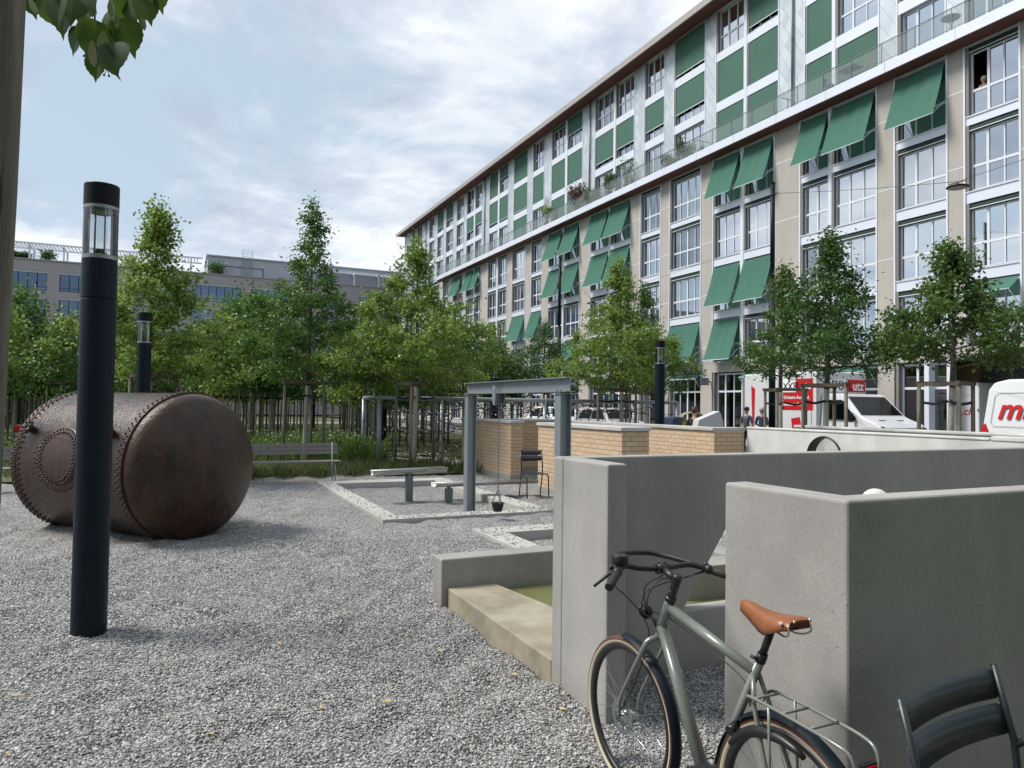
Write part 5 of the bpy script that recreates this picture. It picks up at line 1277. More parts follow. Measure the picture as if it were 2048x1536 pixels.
# saddle: leather top as one curved shell
mb = MB(); mb.smooth = True; prof = []   # y, half width, top z, drop
SA = [(2.046,.010,1.040,.022),(2.040,.017,1.046,.030),(2.01,.020,1.045,.042),(1.97,.025,1.038,.052),(1.93,.036,1.033,.060),(1.89,.052,1.032,.058),(1.855,.064,1.036,.046),(1.82,.068,1.041,.036),(1.797,.062,1.043,.028),(1.785,.045,1.040,.022)]
m = 13; vs = []
for (y, hw, z, dr_) in SA:
    for j in range(m):
        u = -1+2*j/(m-1); x = hw*math.sin(u*math.pi/2)*(1.0 if abs(u) < .8 else 1.0); f = abs(u)
        vs.append((bx+x, y, z-(.010*f*f if f < .7 else .0049+(dr_)*((f-.7)/.3)**1.0)))
n0 = len(SA); mb.add(vs, [(i*m+j, i*m+j+1, (i+1)*m+j+1, (i+1)*m+j) for i in range(n0-1) for j in range(m-1)]+[tuple(range(m)), tuple(range((n0-1)*m, n0*m))[::-1]])
sad = bb('saddle', mb, M['leather'], fix=False)
sad.modifiers.new('solid', 'SOLIDIFY').thickness = .004
mb = MB()
for s in (-1, 1): mb.tube(spl([(bx+s*.012,2.03,1.02),(bx+s*.02,1.95,.995),(bx+s*.022,1.88,.990),(bx+s*.035,1.82,.985),(bx+s*.05,1.785,1.0),(bx+s*.05,1.785,1.03)]), .0035, 8)
bb('saddle_rail', mb, M['chrome'], sad)
mb = MB()
for (x, y, z) in ((-.0,2.053,1.035),(-.066,1.80,1.034),(.066,1.80,1.034),(-.035,1.773,1.045),(.035,1.773,1.045)): mb.sphere((bx+x,y,z), .0055, 8, 5)
bb('rivet', mb, M['chrome'], sad)
mb = MB()   # luggage rack
for s in (-1, 1):
    mb.tube(spl([(bx+s*.02,1.975,.70),(bx+s*.055,1.968,.735),(bx+s*.06,1.90,.742),(bx+s*.062,1.72,.738),(bx+s*.062,1.60,.732),(bx+s*.055,1.54,.715),(bx+s*.05,1.525,.66),(bx+s*.05,1.56,.60)]), .006, 8)
    mb.tube([(bx+s*.06,1.86,.74),HR+Vector((s*.066,.02,.02))], .0055, 8); mb.tube([(bx+s*.05,1.56,.60),HR+Vector((s*.066,-.01,.01))], .0055, 8)
for y in (1.93, 1.80, 1.68): mb.tube([(bx-.06,y,.74),(bx+.06,y,.74)], .005, 8)
mb.tube([(bx-.05,1.528,.665),(bx+.05,1.528,.665)], .006, 8)
bb('luggage_rack', mb, M['frame'])
mb = MB(); mb.box(bx-.03, bx+.03, 1.512, 1.53, .668, .695); t_ = bb('tail_light', mb, M['black'], bevel=.003); mb = MB(); mb.box(bx-.022, bx+.022, 1.508, 1.512, .672, .688); bb('reflector', mb, M['red'], t_)
mb = MB(); mb.sphere((bx-.01,2.632,.848), .030, 16, 10, (1,.9,1)); mb.tube([(bx,2.60,.83),(bx,2.57,.80)], .006, 6); mb.mat(1).lathe([(0,.0),(.026,0),(.027,-.004)], (bx-.01,2.655,.848), 16, (0,1,0)); bb('headlight', mb, [M['lampcap'], M['chrome']])
mb = MB()
mb.tube([tuple(HR+Vector((0,.30*math.cos(a),.30*math.sin(a)))+Vector((-.045,0,0))) for a in [R(d_) for d_ in range(38, 112, 8)]], [.010,.016,.019,.02,.02,.02,.019,.017,.014,.010][:10], 10)
mb.cyl(HR+Vector((-.06,.225,.235)), HR+Vector((-.02,.235,.245)), .018, 10); bb('wheel_lock', mb, M['black'])
mb = MB()
for pts in ([(1.68,2.54,1.05),(1.72,2.62,.98),(1.80,2.66,.92),(1.86,2.62,.84),(1.88,2.60,.75),(1.86,2.66,.55),(1.85,2.76,.38)], [(2.10,2.50,1.04),(2.03,2.56,1.00),(1.93,2.60,.99),(1.87,2.60,.90),(1.89,2.56,.80)],
            [(2.11,2.50,1.035),(2.0,2.58,.99),(1.88,2.62,.94),(1.85,2.60,.86),(1.90,2.52,.83)], [(1.9,2.53,1.03),(1.86,2.60,.97),(1.86,2.58,.88),(1.905,2.49,.86),(1.905,2.2,.80),(1.90,2.04,.755),(1.89,2.0,.68)]):
    mb.tube(spl(pts, 5), .0028, 6)
bb('brake_cable', mb, M['black'])
mb = MB(); mb.lathe([(.095,-.002),(.1,-.002),(.1,.002),(.095,.002)], tuple(BBk+Vector((.045,0,0))), 40, (1,0,0))
mb.tube([BBk+Vector((.05,0,0)),BBk+Vector((.055,.10,-.13))], .010, 8); mb.tube([BBk+Vector((-.05,0,0)),BBk+Vector((-.055,-.10,.13))], .010, 8)
mb.box(bx+.06, bx+.15, 2.30, 2.37, .13, .15); mb.box(bx-.15, bx-.06, 2.10, 2.17, .395, .415); bb('crankset', mb, M['black'])
# ------------------------------------------------------------------ vehicles
def letters(name, parts, plane, par, off=(0,0,0)):
    """parts: (text, size, u, v, material, shear, bold); plane 'x' = on a face looking to -x, text runs towards -y; 'y' = face looking to -y, text runs to +x"""
    for (s, size, u, v, mat, sh, bo) in parts:
        mb = text_mb(s, size, .003, sh, bo)
        if plane == 'x': xf(mb, lambda x, y, z: (off[0]-z-.004, u-x, v+y))
        else: xf(mb, lambda x, y, z: (u+x, off[1]-z-.004, v+y))
        B(name, mb, mat, par, world=True, fix=False)
truck = T('box_truck', 'white box truck with red furniture store lettering parked before the apartment building', 'truck', (24,21,0))
tx0, tx1, ty0, ty1 = 22.95, 25.70, 20.65, 24.75
mb = MB(); mb.box(tx0, tx1, ty0, ty1, .85, 3.25); box_ = B('cargo_box', mb, M['box_white'], truck, world=True, bevel=.05)
mb = MB()
for y in (ty0+.03, ty1-.03): mb.box(tx0-.006, tx0+.01, y-.035, y+.035, .85, 3.2)
mb.box(tx0-.005, tx0+.01, ty0, ty1, .84, .93); mb.box(tx0-.008, tx0+.0, ty0+.30, ty0+.33, .9, 3.2)
B('edge_trim', mb, M['galv'], box_, world=True)
mb = MB(); mb.prism([(22.45,1.70),(22.45,2.42),(21.75,2.42),(21.75,2.98),(20.88,2.98),(20.88,1.70)], 'x', tx0-.009, tx0-.003)
B('red_graphic', mb, M['red'], box_, world=True)
B('red_graphic', MB().prism([(21.15,1.705),(21.42,1.705),(21.2,1.56)], 'x', tx0-.009, tx0-.003), M['red'], box_, world=True)
B('red_graphic', MB().prism([(23.1,.95),(23.0,1.9),(22.45,1.9),(22.36,1.75),(22.5,1.72),(22.82,1.72),(22.95,.95)], 'x', tx0-.009, tx0-.003), M['red'], box_, world=True)
B('red_graphic', MB().prism([(21.95,.95),(22.0,1.35),(21.55,1.42),(21.45,.95)], 'x', tx0-.009, tx0-.003), M['red'], box_, world=True)
B('red_graphic', MB().prism([(24.2,.95),(24.28,2.75),(24.05,2.6),(24.1,.95)], 'x', tx0-.009, tx0-.003), M['red'], box_, world=True)
mb = MB(); mb.box(tx0-.012, tx0-.0095, 21.755, 22.45, 2.44, 2.98); B('sign_field', mb, M['white_film'], box_, world=True)
letters('lettering', [('XXX', .36, 22.43, 2.56, M['black'], 0, .006), ('L', .42, 21.72, 2.56, M['black'], 0, .012), ('utz', .42, 21.50, 2.56, M['white_film'], 0, .010),
        ('Grösste Auswahl,', .19, 22.40, 2.16, M['white_film'], 0, .003), ('kleinster Preis!', .19, 22.40, 1.88, M['white_film'], 0, .003)], 'x', box_, (tx0-.011,0,0))
mb = MB(); mb.box(24.62, 25.62, ty0-.009, ty0-.003, 2.46, 2.96); B('red_graphic', mb, M['red'], box_, world=True)
mb = MB(); mb.box(23.35, 24.615, ty0-.008, ty0-.003, 2.46, 2.96); B('sign_field', mb, M['white_film'], box_, world=True)
letters('lettering', [('XXX', .52, 23.50, 2.54, M['black'], 0, .008)], 'y', box_, (0,ty0-.006,0))
letters('lettering', [('L', .50, 24.66, 2.54, M['black'], 0, .01), ('utz', .50, 24.90, 2.54, M['white_film'], 0, .012)], 'y', box_, (0,ty0-.006,0))
# cab: side profile swept across, narrowed toward the roof
def van_body(prof, x0, x1, tuck, zt):     # prof: closed (y,z); tuck = how far the sides lean in at the top
    mb = MB(); n = len(prof); zmid = 1.25
    def ins(z): return 0 if z < zmid else tuck*((z-zmid)/(zt-zmid))**1.5
    vs = [(x0+ins(z), y, z) for y, z in prof]+[(x1-ins(z), y, z) for y, z in prof]
    return mb.add(vs, [tuple(range(n)), tuple(range(2*n-1, n-1, -1))]+[(i, n+i, n+(i+1) % n, (i+1) % n) for i in range(n)])
cx0, cx1 = 23.02, 25.55
cab = [(20.62,.45),(20.62,2.28),(20.3,2.36),(19.75,2.36),(19.55,2.30),(18.75,1.50),(18.60,1.42),(18.10,1.24),(17.92,1.10),(17.86,.85),(17.86,.45)]
cb_ = B('cab', van_body(cab, cx0, cx1, .14, 2.36), M['white_paint'], truck, world=True, bevel=.045, seg=3)
mb = MB()
def scr(y0, z0, y1, z1, w0, w1, o=.012): cxm = (cx0+cx1)/2; return [(cxm-w0,y0-o,z0+o),(cxm+w0,y0-o,z0+o),(cxm+w1,y1-o,z1+o),(cxm-w1,y1-o,z1+o)]
mb.add(scr(18.80,1.545,19.50,2.245,1.12,1.0), [(0,1,2,3)]); B('windscreen', mb, M['carglass'], cb_, world=True)
mb = MB(); mb.add(scr(18.80,1.545,19.50,2.245,1.14,1.02,.004), [(0,1,2,3)]); B('dashboard_void', mb, M['black'], cb_, world=True)
for s, xs in ((-1, cx0), (1, cx1)):
    mb = MB(); mb.prism([(20.35,1.38),(20.35,2.12),(19.62,2.12),(19.02,1.50),(18.92,1.36)], 'x', xs+s*.006-s*.0, xs+s*.012); 
    mb.v = [(x-s*.10*max(0,(z-1.25)/1.1)**1.5, y, z) for x,y,z in mb.v]
    B('side_window', mb, M['carglass'], cb_, world=True)
    mb = MB(); mb.box(xs+s*.02, xs+s*.22, 19.02, 19.10, 1.28, 1.62); mb.box(xs, xs+s*.1, 19.04, 19.08, 1.30, 1.36); B('wing_mirror', mb, M['lampcap'], cb_, world=True, bevel=.02)
mb = MB(); mb.box(23.5, 25.1, 17.845, 17.87, .78, 1.02); B('grille', mb, M['black'], cb_, world=True, bevel=.01)
mb = MB(); mb.box(23.0, 25.57, 17.78, 18.0, .42, .72); B('bumper', mb, M['black'], cb_, world=True, bevel=.03)
for x in (23.08, 25.2): mb = MB(); mb.prism([(x,.92),(x+.27,.90),(x+.27,1.06),(x,1.16)], 'y', 17.84, 17.95); B('headlight', mb, M['chrome'], cb_, world=True, bevel=.01)
for x in (23.6, 24.6): mb = MB(); mb.beam((x,18.42,1.365),(x+.33,18.42,1.365),.07,.012); B('bonnet_vent', mb, M['black'], cb_, world=True)
for x in (23.5, 24.1): mb = MB(); mb.tube([(x,18.78,1.56),(x+.35,18.86,1.63),(x+.5,18.98,1.75)], .008, 6); B('wiper', mb, M['black'], cb_, world=True)
def wheels(par, pts, r=.34):
    for (x, y, s) in pts:
        mb = MB(); mb.lathe([(r*.55,-.10),(r*.9,-.115),(r,-.09),(r,.09),(r*.9,.115),(r*.55,.10)], (x,y,r), 24, (1,0,0)); w = B('wheel', mb, M['rubber'], par, world=True)
        mb = MB(); mb.lathe([(0,.06*s),(r*.3,.09*s),(r*.56,.085*s),(r*.56,-.05)], (x,y,r), 20, (1,0,0)); B('rim', mb, M['lampsilver'], w, world=True)
wheels(truck, [(23.12,18.75,-1),(25.4,18.75,1),(23.12,23.2,-1),(25.4,23.2,1)])
# panel van seen from the side at the right edge: rear end to the left
van = T('panel_van', 'white panel van at the right edge with large red italic lettering', 'van', (20.5,10,0))
vp = [(12.60,.45),(12.62,1.2),(12.50,2.35),(12.36,2.55),(12.0,2.63),(8.6,2.63),(8.2,2.5),(7.45,1.55),(6.7,1.25),(6.5,.95),(6.5,.45)]
vb = B('body', van_body(vp, 20.30, 22.30, .16, 2.63), M['white_paint'], van, world=True, bevel=.06, seg=3)
mb = MB(); n = 24; pl = []
for (cy, cz, a0) in ((10.55,2.12,0),(12.12,2.12,90),(12.12,1.45,180),(10.55,1.45,270)):
    for k in range(5): a = R(a0+k*22.5); pl.append((cy+.12*math.cos(a)*(1 if 1 else 1), cz+.12*math.sin(a)))
pl = [(9.3,1.35),(12.30,1.35),(12.38,1.45),(12.30,2.18),(12.20,2.26),(9.3,2.26)]
mb.tube([(20.30+.16*max(0,(z-1.25)/1.38)**1.5-.004, y, z) for y, z in pl], .006, 6, closed=True); B('panel_seam', mb, M['galv'], vb, world=True)
mb = MB(); mb.box(20.27, 20.31, 8.0, 11.35, 1.36, 1.42); B('slide_rail', mb, M['black'], vb, world=True)
letters('lettering', [('mietauto.ch', .80, 12.22, 1.56, M['red'], .28, .014)], 'x', vb, (20.30,0,0))
for o_ in vb.children:
    if o_.name.startswith('lettering'):
        for v in o_.data.vertices: v.co.x += .16*max(0,(v.co.z-1.25)/1.38)**1.5
mb = MB(); mb.prism([(12.60,.95),(12.64,1.30),(12.52,1.42),(12.42,1.2),(12.45,.95)], 'x', 20.285, 20.40); B('tail_light', mb, M['red'], vb, world=True, bevel=.01)
wheels(van, [(20.45,11.5,-1),(22.15,11.5,1),(20.45,7.6,-1),(22.15,7.6,1)])
# second van inside the passage, seen from behind
van2 = T('panel_van', 'white van with small red lettering standing in the building passage', 'van', (30,18.9,0))
mb = MB(); mb.prism([(17.62,.4),(17.62,2.6),(17.71,2.88),(19.0,2.88),(19.1,2.6),(19.1,.4)], 'x', 28.2, 34.0); v2 = B('body', mb, M['white_paint'], van2, world=True, bevel=.05, seg=3)
mb = MB(); mb.tube([(28.195,y,z) for y,z in ((17.78,.95),(17.78,2.25),(17.9,2.38),(18.45,2.38),(18.45,.95))], .008, 6, closed=True); mb.box(28.17,28.2,17.63,17.68,1.75,1.85)
B('rear_door_seam', mb, M['galv'], v2, world=True)
letters('lettering', [('mietauto.ch', .42, 19.85, 1.60, M['red'], .28, .006)], 'x', v2, (28.2,0,0))
mb = MB(); mb.prism([(18.57,1.22),(18.6,1.50),(18.42,1.40),(18.30,1.26),(18.30,1.22)], 'x', 28.185, 28.2); B('red_sticker', mb, M['red'], v2, world=True)
mb = MB(); mb.box(28.185,28.2,18.3,18.57,1.02,1.12); B('plate_recess', mb, M['black'], v2, world=True)
wheels(van2, [(29.2,17.8,-1)])
def car(label, x, y, paint):
    t = T('parked_car', label, 'car', (x,y,0), 0, 'cars parked behind the climbing net')
    pf = [(2.15,.35),(2.18,.75),(2.10,1.02),(1.75,1.10),(1.45,1.60),(1.2,1.68),(-.5,1.68),(-.75,1.62),(-1.25,1.12),(-2.0,.98),(-2.2,.75),(-2.2,.35)]
    mb = MB(); n = len(pf); f = lambda z: 0 if z < 1.05 else .20*((z-1.05)/.63)
    mb.add([(x-.9+f(z),y+a,z) for a,z in pf]+[(x+.9-f(z),y+a,z) for a,z in pf], [tuple(range(n)), tuple(range(2*n-1,n-1,-1))]+[(i,n+i,n+(i+1) % n,(i+1) % n) for i in range(n)])
    b = B('body', mb, paint, t, world=True, bevel=.06, seg=3)
    for s in (-1, 1):
        mb = MB(); mb.add([(x+s*(.9-f(z)+.006), y+a, z) for a,z in ((1.45,1.15),(1.2,1.56),(.3,1.58),(.3,1.15))], [(0,1,2,3)]); mb.add([(x+s*(.9-f(z)+.006), y+a, z) for a,z in ((.22,1.15),(.22,1.58),(-.6,1.56),(-1.02,1.15))], [(0,1,2,3)]); B('side_window', mb, M['lampcap'], b, world=True)
    mb = MB(); mb.add([(x-.76,y-1.18,1.19),(x+.76,y-1.18,1.19),(x+.68,y-.80,1.58),(x-.68,y-.80,1.58)], [(0,1,2,3)]); mb.v = [(a,c-.01,d+.01) for a,c,d in mb.v]; B('windscreen', mb, M['lampcap'], b, world=True)
    for s in (-.65, .65): mb = MB(); mb.box(x+s-.15, x+s+.15, y-2.2, y-2.08, .72, .86); B('headlight', mb, M['chrome'], b, world=True, bevel=.02)
    wheels(t, [(x-.8,y-1.35,-1),(x+.8,y-1.35,1),(x-.8,y+1.35,-1),(x+.8,y+1.35,1)], .32)
car('light parked car nearer the yellow green linden, roof above the brick wall', 18.7, 29.2, simple('pale_grey_car_paint', (.42,.44,.46), .3, .2, .03, 2))
car('white parked car left of the other, roof above the brick wall', 18.7, 34.6, M['white_paint'])
# ------------------------------------------------------------------ people
def limb_skin(name, chains, mat, par, sub=1):
    """one continuous surface grown over connected joints: chains = list of [(x,y,z,r), ...]; shared joints are merged"""
    pts = []; ix = {}; ed = []
    for ch in chains:
        prev = None
        for (x, y, z, r) in ch:
            k = (round(x,3), round(y,3), round(z,3))
            if k not in ix: ix[k] = len(pts); pts.append((x,y,z,r))
            if prev is not None: ed.append((prev, ix[k]))
            prev = ix[k]
    me = bpy.data.meshes.new(name); me.from_pydata([p[:3] for p in pts], ed, []); me.materials.append(mat)
    o = link(name, me, par); o.modifiers.new('skin', 'SKIN')
    if not me.skin_vertices: bpy.context.view_layer.update()
    for i, p in enumerate(pts): me.skin_vertices[0].data[i].radius = (p[3], p[3])
    me.skin_vertices[0].data[0].use_root = True
    s = o.modifiers.new('sub', 'SUBSURF'); s.levels = sub; s.render_levels = sub
    return o
def person(label, loc, rz, shirt, trousers, hair, armL, armR, lean=0.0, cap=None, trim=None):
    t = T('person', label, 'person', loc, rz)
    sh = 1.42; L = lean
    body = [[(0,0,.95,.12),(0,0,1.12,.115),(0,-.01+L*.3,1.30,.125),(0,L*.45,1.42,.095),(0,L*.5,1.50,.052),(0,L*.55,1.56,.055),(0,-.01+L*.6,1.64,.088),(0,-.005+L*.62,1.73,.078)],
            [(0,0,.95,.12),(-.09,0,.88,.088),(-.10,-.01,.50,.055),(-.10,.01,.28,.052),(-.10,.02,.08,.036),(-.10,-.10,.04,.034)],
            [(0,0,.95,.12),(.09,0,.88,.088),(.11,.02,.50,.055),(.12,.05,.28,.052),(.12,.08,.08,.036),(.12,-.04,.04,.034)],
            [(0,L*.45,1.42,.095),(-.17,L*.45,1.40,.055)]+armL, [(0,L*.45,1.42,.095),(.17,L*.45,1.40,.055)]+armR]
    limb_skin('body', body, M['skin'], t, 2)
    limb_skin('shirt', [[(0,0,.93,.135),(0,0,1.12,.13),(0,-.01+L*.3,1.30,.14),(0,L*.45,1.42,.10)], [(0,L*.45,1.42,.10),(-.17,L*.45,1.40,.066)]+[(a,b,c,d+.012) for a,b,c,d in armL[:1]],
               [(0,L*.45,1.42,.10),(.17,L*.45,1.40,.066)]+[(a,b,c,d+.012) for a,b,c,d in armR[:1]]], shirt, t, 2)
    limb_skin('trousers', [[(0,0,.97,.125),(-.09,0,.88,.10),(-.10,-.01,.50,.072),(-.10,.02,.10,.058)], [(0,0,.97,.125),(.09,0,.88,.10),(.11,.02,.50,.072),(.12,.07,.10,.058)]], trousers, t, 2)
    hy = -.01+L*.6
    mb = MB(); mb.sphere((0,hy+.022,1.705), .103, 16, 10, (.95,1,1)); h = B('hair', mb, hair, t)
    mb = MB(); mb.sphere((0,hy-.10,1.66), .018, 8, 6, (.8,1,1.3)); 
    for s in (-1, 1): mb.sphere((s*.087,hy,1.67), .022, 8, 6, (.4,.8,1.2))
    B('nose_and_ears', mb, M['skin'], t)
    mb = MB()
    for s in (-1, 1): mb.sphere((s*.033,hy-.083,1.69), .010, 8, 6)
    B('eye', mb, M['black'], t)
    for arm in (armL, armR):      # five fingers on each hand
        e = Vector(arm[-1][:3]); w_ = Vector(arm[-2][:3]); d = (e-w_).normalized(); sd_ = d.cross(Vector((0,.3,1))).normalized(); pn = d.cross(sd_)
        mb = MB()
        for k in range(4):
            b = e+d*.02+sd_*(-.027+.018*k); ln = (.065,.075,.07,.055)[k]; mb.tube([b, b+d*ln*.55-pn*.008, b+d*ln-pn*.03], [.009,.008,.006], 6)
        b = e-d*.02+sd_*.03; mb.tube([b, b+sd_*.02+d*.02, b+sd_*.022+d*.05-pn*.015], [.011,.009,.007], 6); B('fingers', mb, M['skin'], t)
    for s in (-1, 1): mb = MB(); c = (-.10,-.05) if s < 0 else (.12,.01); mb.box(c[0]-.045, c[0]+.045, c[1]-.14, c[1]+.11, 0, .075); B('shoe', mb, M['black'], t, bevel=.025, seg=3)
    if cap:
        mb = MB(); mb.sphere((0,hy+.01,1.735), .106, 16, 10, (.95,1,.75)); mb.box(-.07, .07, hy-.19, hy-.05, 1.728, 1.742); B('cap', mb, cap, t)
    return t
dn = lambda s: [(s*.21,.01,1.15,.040),(s*.20,-.07,.92,.030),(s*.20,-.09,.83,.028)]
bent = lambda s: [(s*.22,.02,1.16,.042),(s*.16,-.20,1.12,.032),(s*.12,-.27,1.22,.028)]
person('person in a dark cap and yellow trimmed grey shirt standing behind the truck', (19.9,21.3,0), R(-65), M['cloth_grey'], M['cloth_navy'], M['hair_brown'], dn(-1), dn(1), 0, M['cap'] if 'cap' in M else M['black'])
person('person in a sleeveless navy top standing closest to the back of the truck', (19.75,20.35,0), R(118), M['cloth_navy'], M['cloth_navy'], M['hair_grey'], bent(-1), bent(1))
person('brown haired person in a black shirt bending over a cargo bike by the brick wall', (12.50,15.30,-.02), R(150), M['cloth_black'], M['cloth_black'], M['hair_brown'], bent(-1), bent(1), -.12)
# woman leaning out of the open window: a bust above the sill
t = T('person', 'grey haired person leaning out of the open upper window at the right', 'person', (28.14,17.27,13.25))
limb_skin('body', [[(.02,0,.55,.15),(0,0,.90,.15),(-.04,0,1.10,.13),(-.08,0,1.21,.060),(-.10,0,1.27,.065),(-.11,0,1.34,.098),(-.11,0,1.44,.088)], [(-.04,0,1.10,.13),(-.05,.19,1.09,.075),(-.12,.24,.97,.055),(-.24,.10,1.02,.045),(-.22,.02,1.16,.035)], [(-.04,0,1.10,.13),(-.05,-.19,1.09,.075),(-.12,-.24,.97,.055),(-.24,-.12,.99,.045)]], M['skin'], t, 2)
limb_skin('blouse', [[(.02,0,.53,.17),(0,0,.90,.17),(-.04,0,1.10,.15),(-.07,0,1.18,.08)], [(-.04,0,1.10,.15),(-.05,.19,1.09,.095),(-.12,.24,.97,.075)], [(-.04,0,1.10,.15),(-.05,-.19,1.09,.095),(-.12,-.24,.97,.075)]], M['cloth_grey'], t, 2)
mb = MB(); mb.sphere((-.075,0,1.41), .125, 14, 10); B('hair', mb, M['hair_grey'], t)
mb = MB(); mb.sphere((-.215,0,1.36), .02, 8, 6); B('nose', mb, M['skin'], t)
mb = MB(); mb.sphere((-.195,.035,1.39), .012, 6, 5); mb.sphere((-.195,-.035,1.39), .012, 6, 5); B('eye', mb, M['black'], t)
# cargo bikes with weather canopies beside the bending person
t = T('cargo_bike', 'cargo bike with a pale grey tent canopy right of the person in black', 'cargo bike', (12.58,14.92,0), R(-25)); t.scale = (.62,1.0,1.17)
mb = MB(); A_ = [(-.75,-.32,.55),(.75,-.32,.55),(.75,.32,.55),(-.75,.32,.55),(-.45,-.30,1.22),(.40,-.30,1.42),(.40,.30,1.42),(-.45,.30,1.22),(.62,0,1.35)]
mb.add(A_, [(0,1,5,4),(3,7,6,2),(4,5,6,7),(0,4,7,3),(1,2,8),(1,8,5),(2,6,8),(5,8,6)]); B('canopy', mb, M['tarp'], t)
mb = MB(); mb.box(-.7, .7, -.30, .30, .25, .56); B('cargo_tub', mb, M['black'], t, bevel=.03)
for x in (-1.15, .95): 
    mb = MB(); mb.tube([(x+.27*math.cos(a),0,.27+.27*math.sin(a)) for a in [2*math.pi*k/28 for k in range(28)]], .025, 8, closed=True); w_ = B('wheel', mb, M['rubber'], t)
    mb = MB()
    for k in range(12): a = 2*math.pi*k/12; mb.tube([(x,0,.27),(x+.25*math.cos(a),0,.27+.25*math.sin(a))], .002, 4)
    B('spokes', mb, M['galv'], w_)
mb = MB(); mb.tube([(-1.15,0,.27),(-.9,0,.55),(-1.0,0,1.0)], .02, 8); mb.tube([(-1.0,-.3,1.02),(-1.0,.3,1.02)], .014, 8); B('handlebar', mb, M['black'], t)
t = T('cargo_bike', 'cargo bike with a cream and yellow canopy left of the person in black', 'cargo bike', (13.20,16.30,0), R(60)); t.scale = (1.0,1.0,1.13)
mb = MB(); mb.smooth = False; n = 8; vs = [(x,.36*math.cos(math.pi*k/n),1.22+.22*math.sin(math.pi*k/n)) for x in (-.4,.4) for k in range(n+1)]
mb.add(vs, [(k,k+1,n+2+k,n+1+k) for k in range(n)]); c = B('canopy', mb, M['tarp_cream'], t); c.modifiers.new('s','SOLIDIFY').thickness = .02
mb = MB(); mb.box(-.35, .35, -.33, .33, .55, 1.2); B('side_cloth', mb, M['tarp_yellow'], t, bevel=.05)
mb = MB(); mb.box(-.5, .5, -.3, .3, .28, .55); B('cargo_tub', mb, M['black'], t, bevel=.03)
for x in (-.9, .75): mb = MB(); mb.tube([(x+.27*math.cos(a),0,.27+.27*math.sin(a)) for a in [2*math.pi*k/28 for k in range(28)]], .025, 8, closed=True); B('wheel', mb, M['rubber'], t)
t = T('grill_table', 'dark covered box on a stand behind the brick wall, left of the cargo bikes', 'covered box', (11.87,15.44,0), R(20))
mb = MB(); mb.box(-.22, .22, -.2, .2, .95, 1.50); B('cover', mb, M['cloth_navy'], t, bevel=.06, seg=3)
for x in (-.17, .17): mb = MB(); mb.box(x-.02, x+.02, -.17, .17, 0, .95); B('leg', mb, M['black'], t)
# ------------------------------------------------------------------ balcony plants and furniture
def shrub(label, loc, h, w, mat, seed, pot='terracotta', n=500, ls=.09):
    t = T('potted_plant', label, 'potted plant', loc); rg = np.random.default_rng(seed)
    mb = MB(); mb.lathe([(0,0),(.16,0),(.21,.36),(.19,.37),(.18,.34),(0,.34)], n=16); B('pot', mb, M[pot], t)
    mb = MB(); C = []
    for k in range(9):
        a = k*2.4; e = np.array([w*math.cos(a)*rg.uniform(.3,1), w*math.sin(a)*rg.uniform(.3,1), h*rg.uniform(.55,1.0)]); mb.tube([(0,0,.33), tuple(e*np.array([.4,.4,.6])), tuple(e)], [.012,.008,.003], 5)
        for f in (.55,.75,.9,1.0): C.append(e*np.array([f,f,f]))
    B('stems', mb, M['bark'], t)
    C = np.array(C); n = int(n*1.8); P = C[rg.integers(0,len(C),n)]+rg.normal(size=(n,3))*w*.2; link('leaves', leaf_mesh('leaves', P, ls*1.2, M[mat], rg), t)
zf = 16.5
shrub('leafy plant on the balcony with its pot, left of the red leaved one', (27.2,52.2,zf), 2.1, .55, 'linden', 1)
shrub('dark red leaved small tree on the balcony', (27.25,47.3,zf), 2.3, .95, 'redleaf', 2, n=420, ls=.12)
shrub('bright green bushy plant on the balcony right of the red leaved tree', (27.2,42.6,zf), 1.7, .5, 'oak_bright', 3, n=900)
shrub('airy grey green plant near the balcony divider', (27.3,40.7,zf), 2.0, .6, 'linden_dark', 4, n=450, ls=.07)
shrub('spreading dark plant on the balcony above the paired lowered awnings', (27.2,34.4,zf), 1.3, .6, 'oak', 5, n=700)
shrub('low dark plant on the balcony behind the railing', (27.2,36.0,zf), .9, .5, 'oak', 6, n=400)
shrub('low leafy plants on the balcony below the red leaved tree', (27.2,45.3,zf), 1.1, .6, 'linden_dark', 7, n=600)
t = T('folding_table', 'dark folding table on the balcony behind the glass railing', 'table', (27.35,22.8,zf))
mb = MB(); mb.box(-.3, .3, -.45, .45, .70, .725); B('tabletop', mb, M['black'], t)
for s in (-1, 1): mb = MB(); mb.tube([(s*.25,-.35,0),(s*.25,.35,.70)], .014, 6); mb.tube([(s*.25,.35,0),(s*.25,-.35,.70)], .014, 6); B('leg', mb, M['galv_dark'], t)
def bchair(label, loc, rz, mat):
    t = T('balcony_chair', label, 'chair', loc, rz); mb = MB(); mb.box(-.2, .2, -.2, .2, .43, .45); B('seat', mb, mat, t)
    mb = MB(); mb.box(-.2, .2, .19, .21, .55, .85); B('backrest', mb, mat, t)
    for x in (-.19,.19):
        for y in (-.19,.2): mb = MB(); mb.cyl((x,y,0),(x,y,.44 if y < 0 else .85), .012, 6); B('leg', mb, M['galv_dark'], t)
bchair('chair with a pale cushion to the right of the folding balcony table', (27.4,21.9,zf), R(160), M['cloth_pale'])
bchair('dark chair to the left of the folding balcony table', (27.4,24.0,zf), R(20), M['cloth_grey'])
t = T('round_table', 'round slatted bistro table on the balcony at the top right', 'table', (27.25,18.05,zf))
mb = MB(); mb.lathe([(0,.72),(.34,.72),(.34,.745),(0,.745)], n=28); B('tabletop', mb, M['galv_dark'], t)
mb = MB()
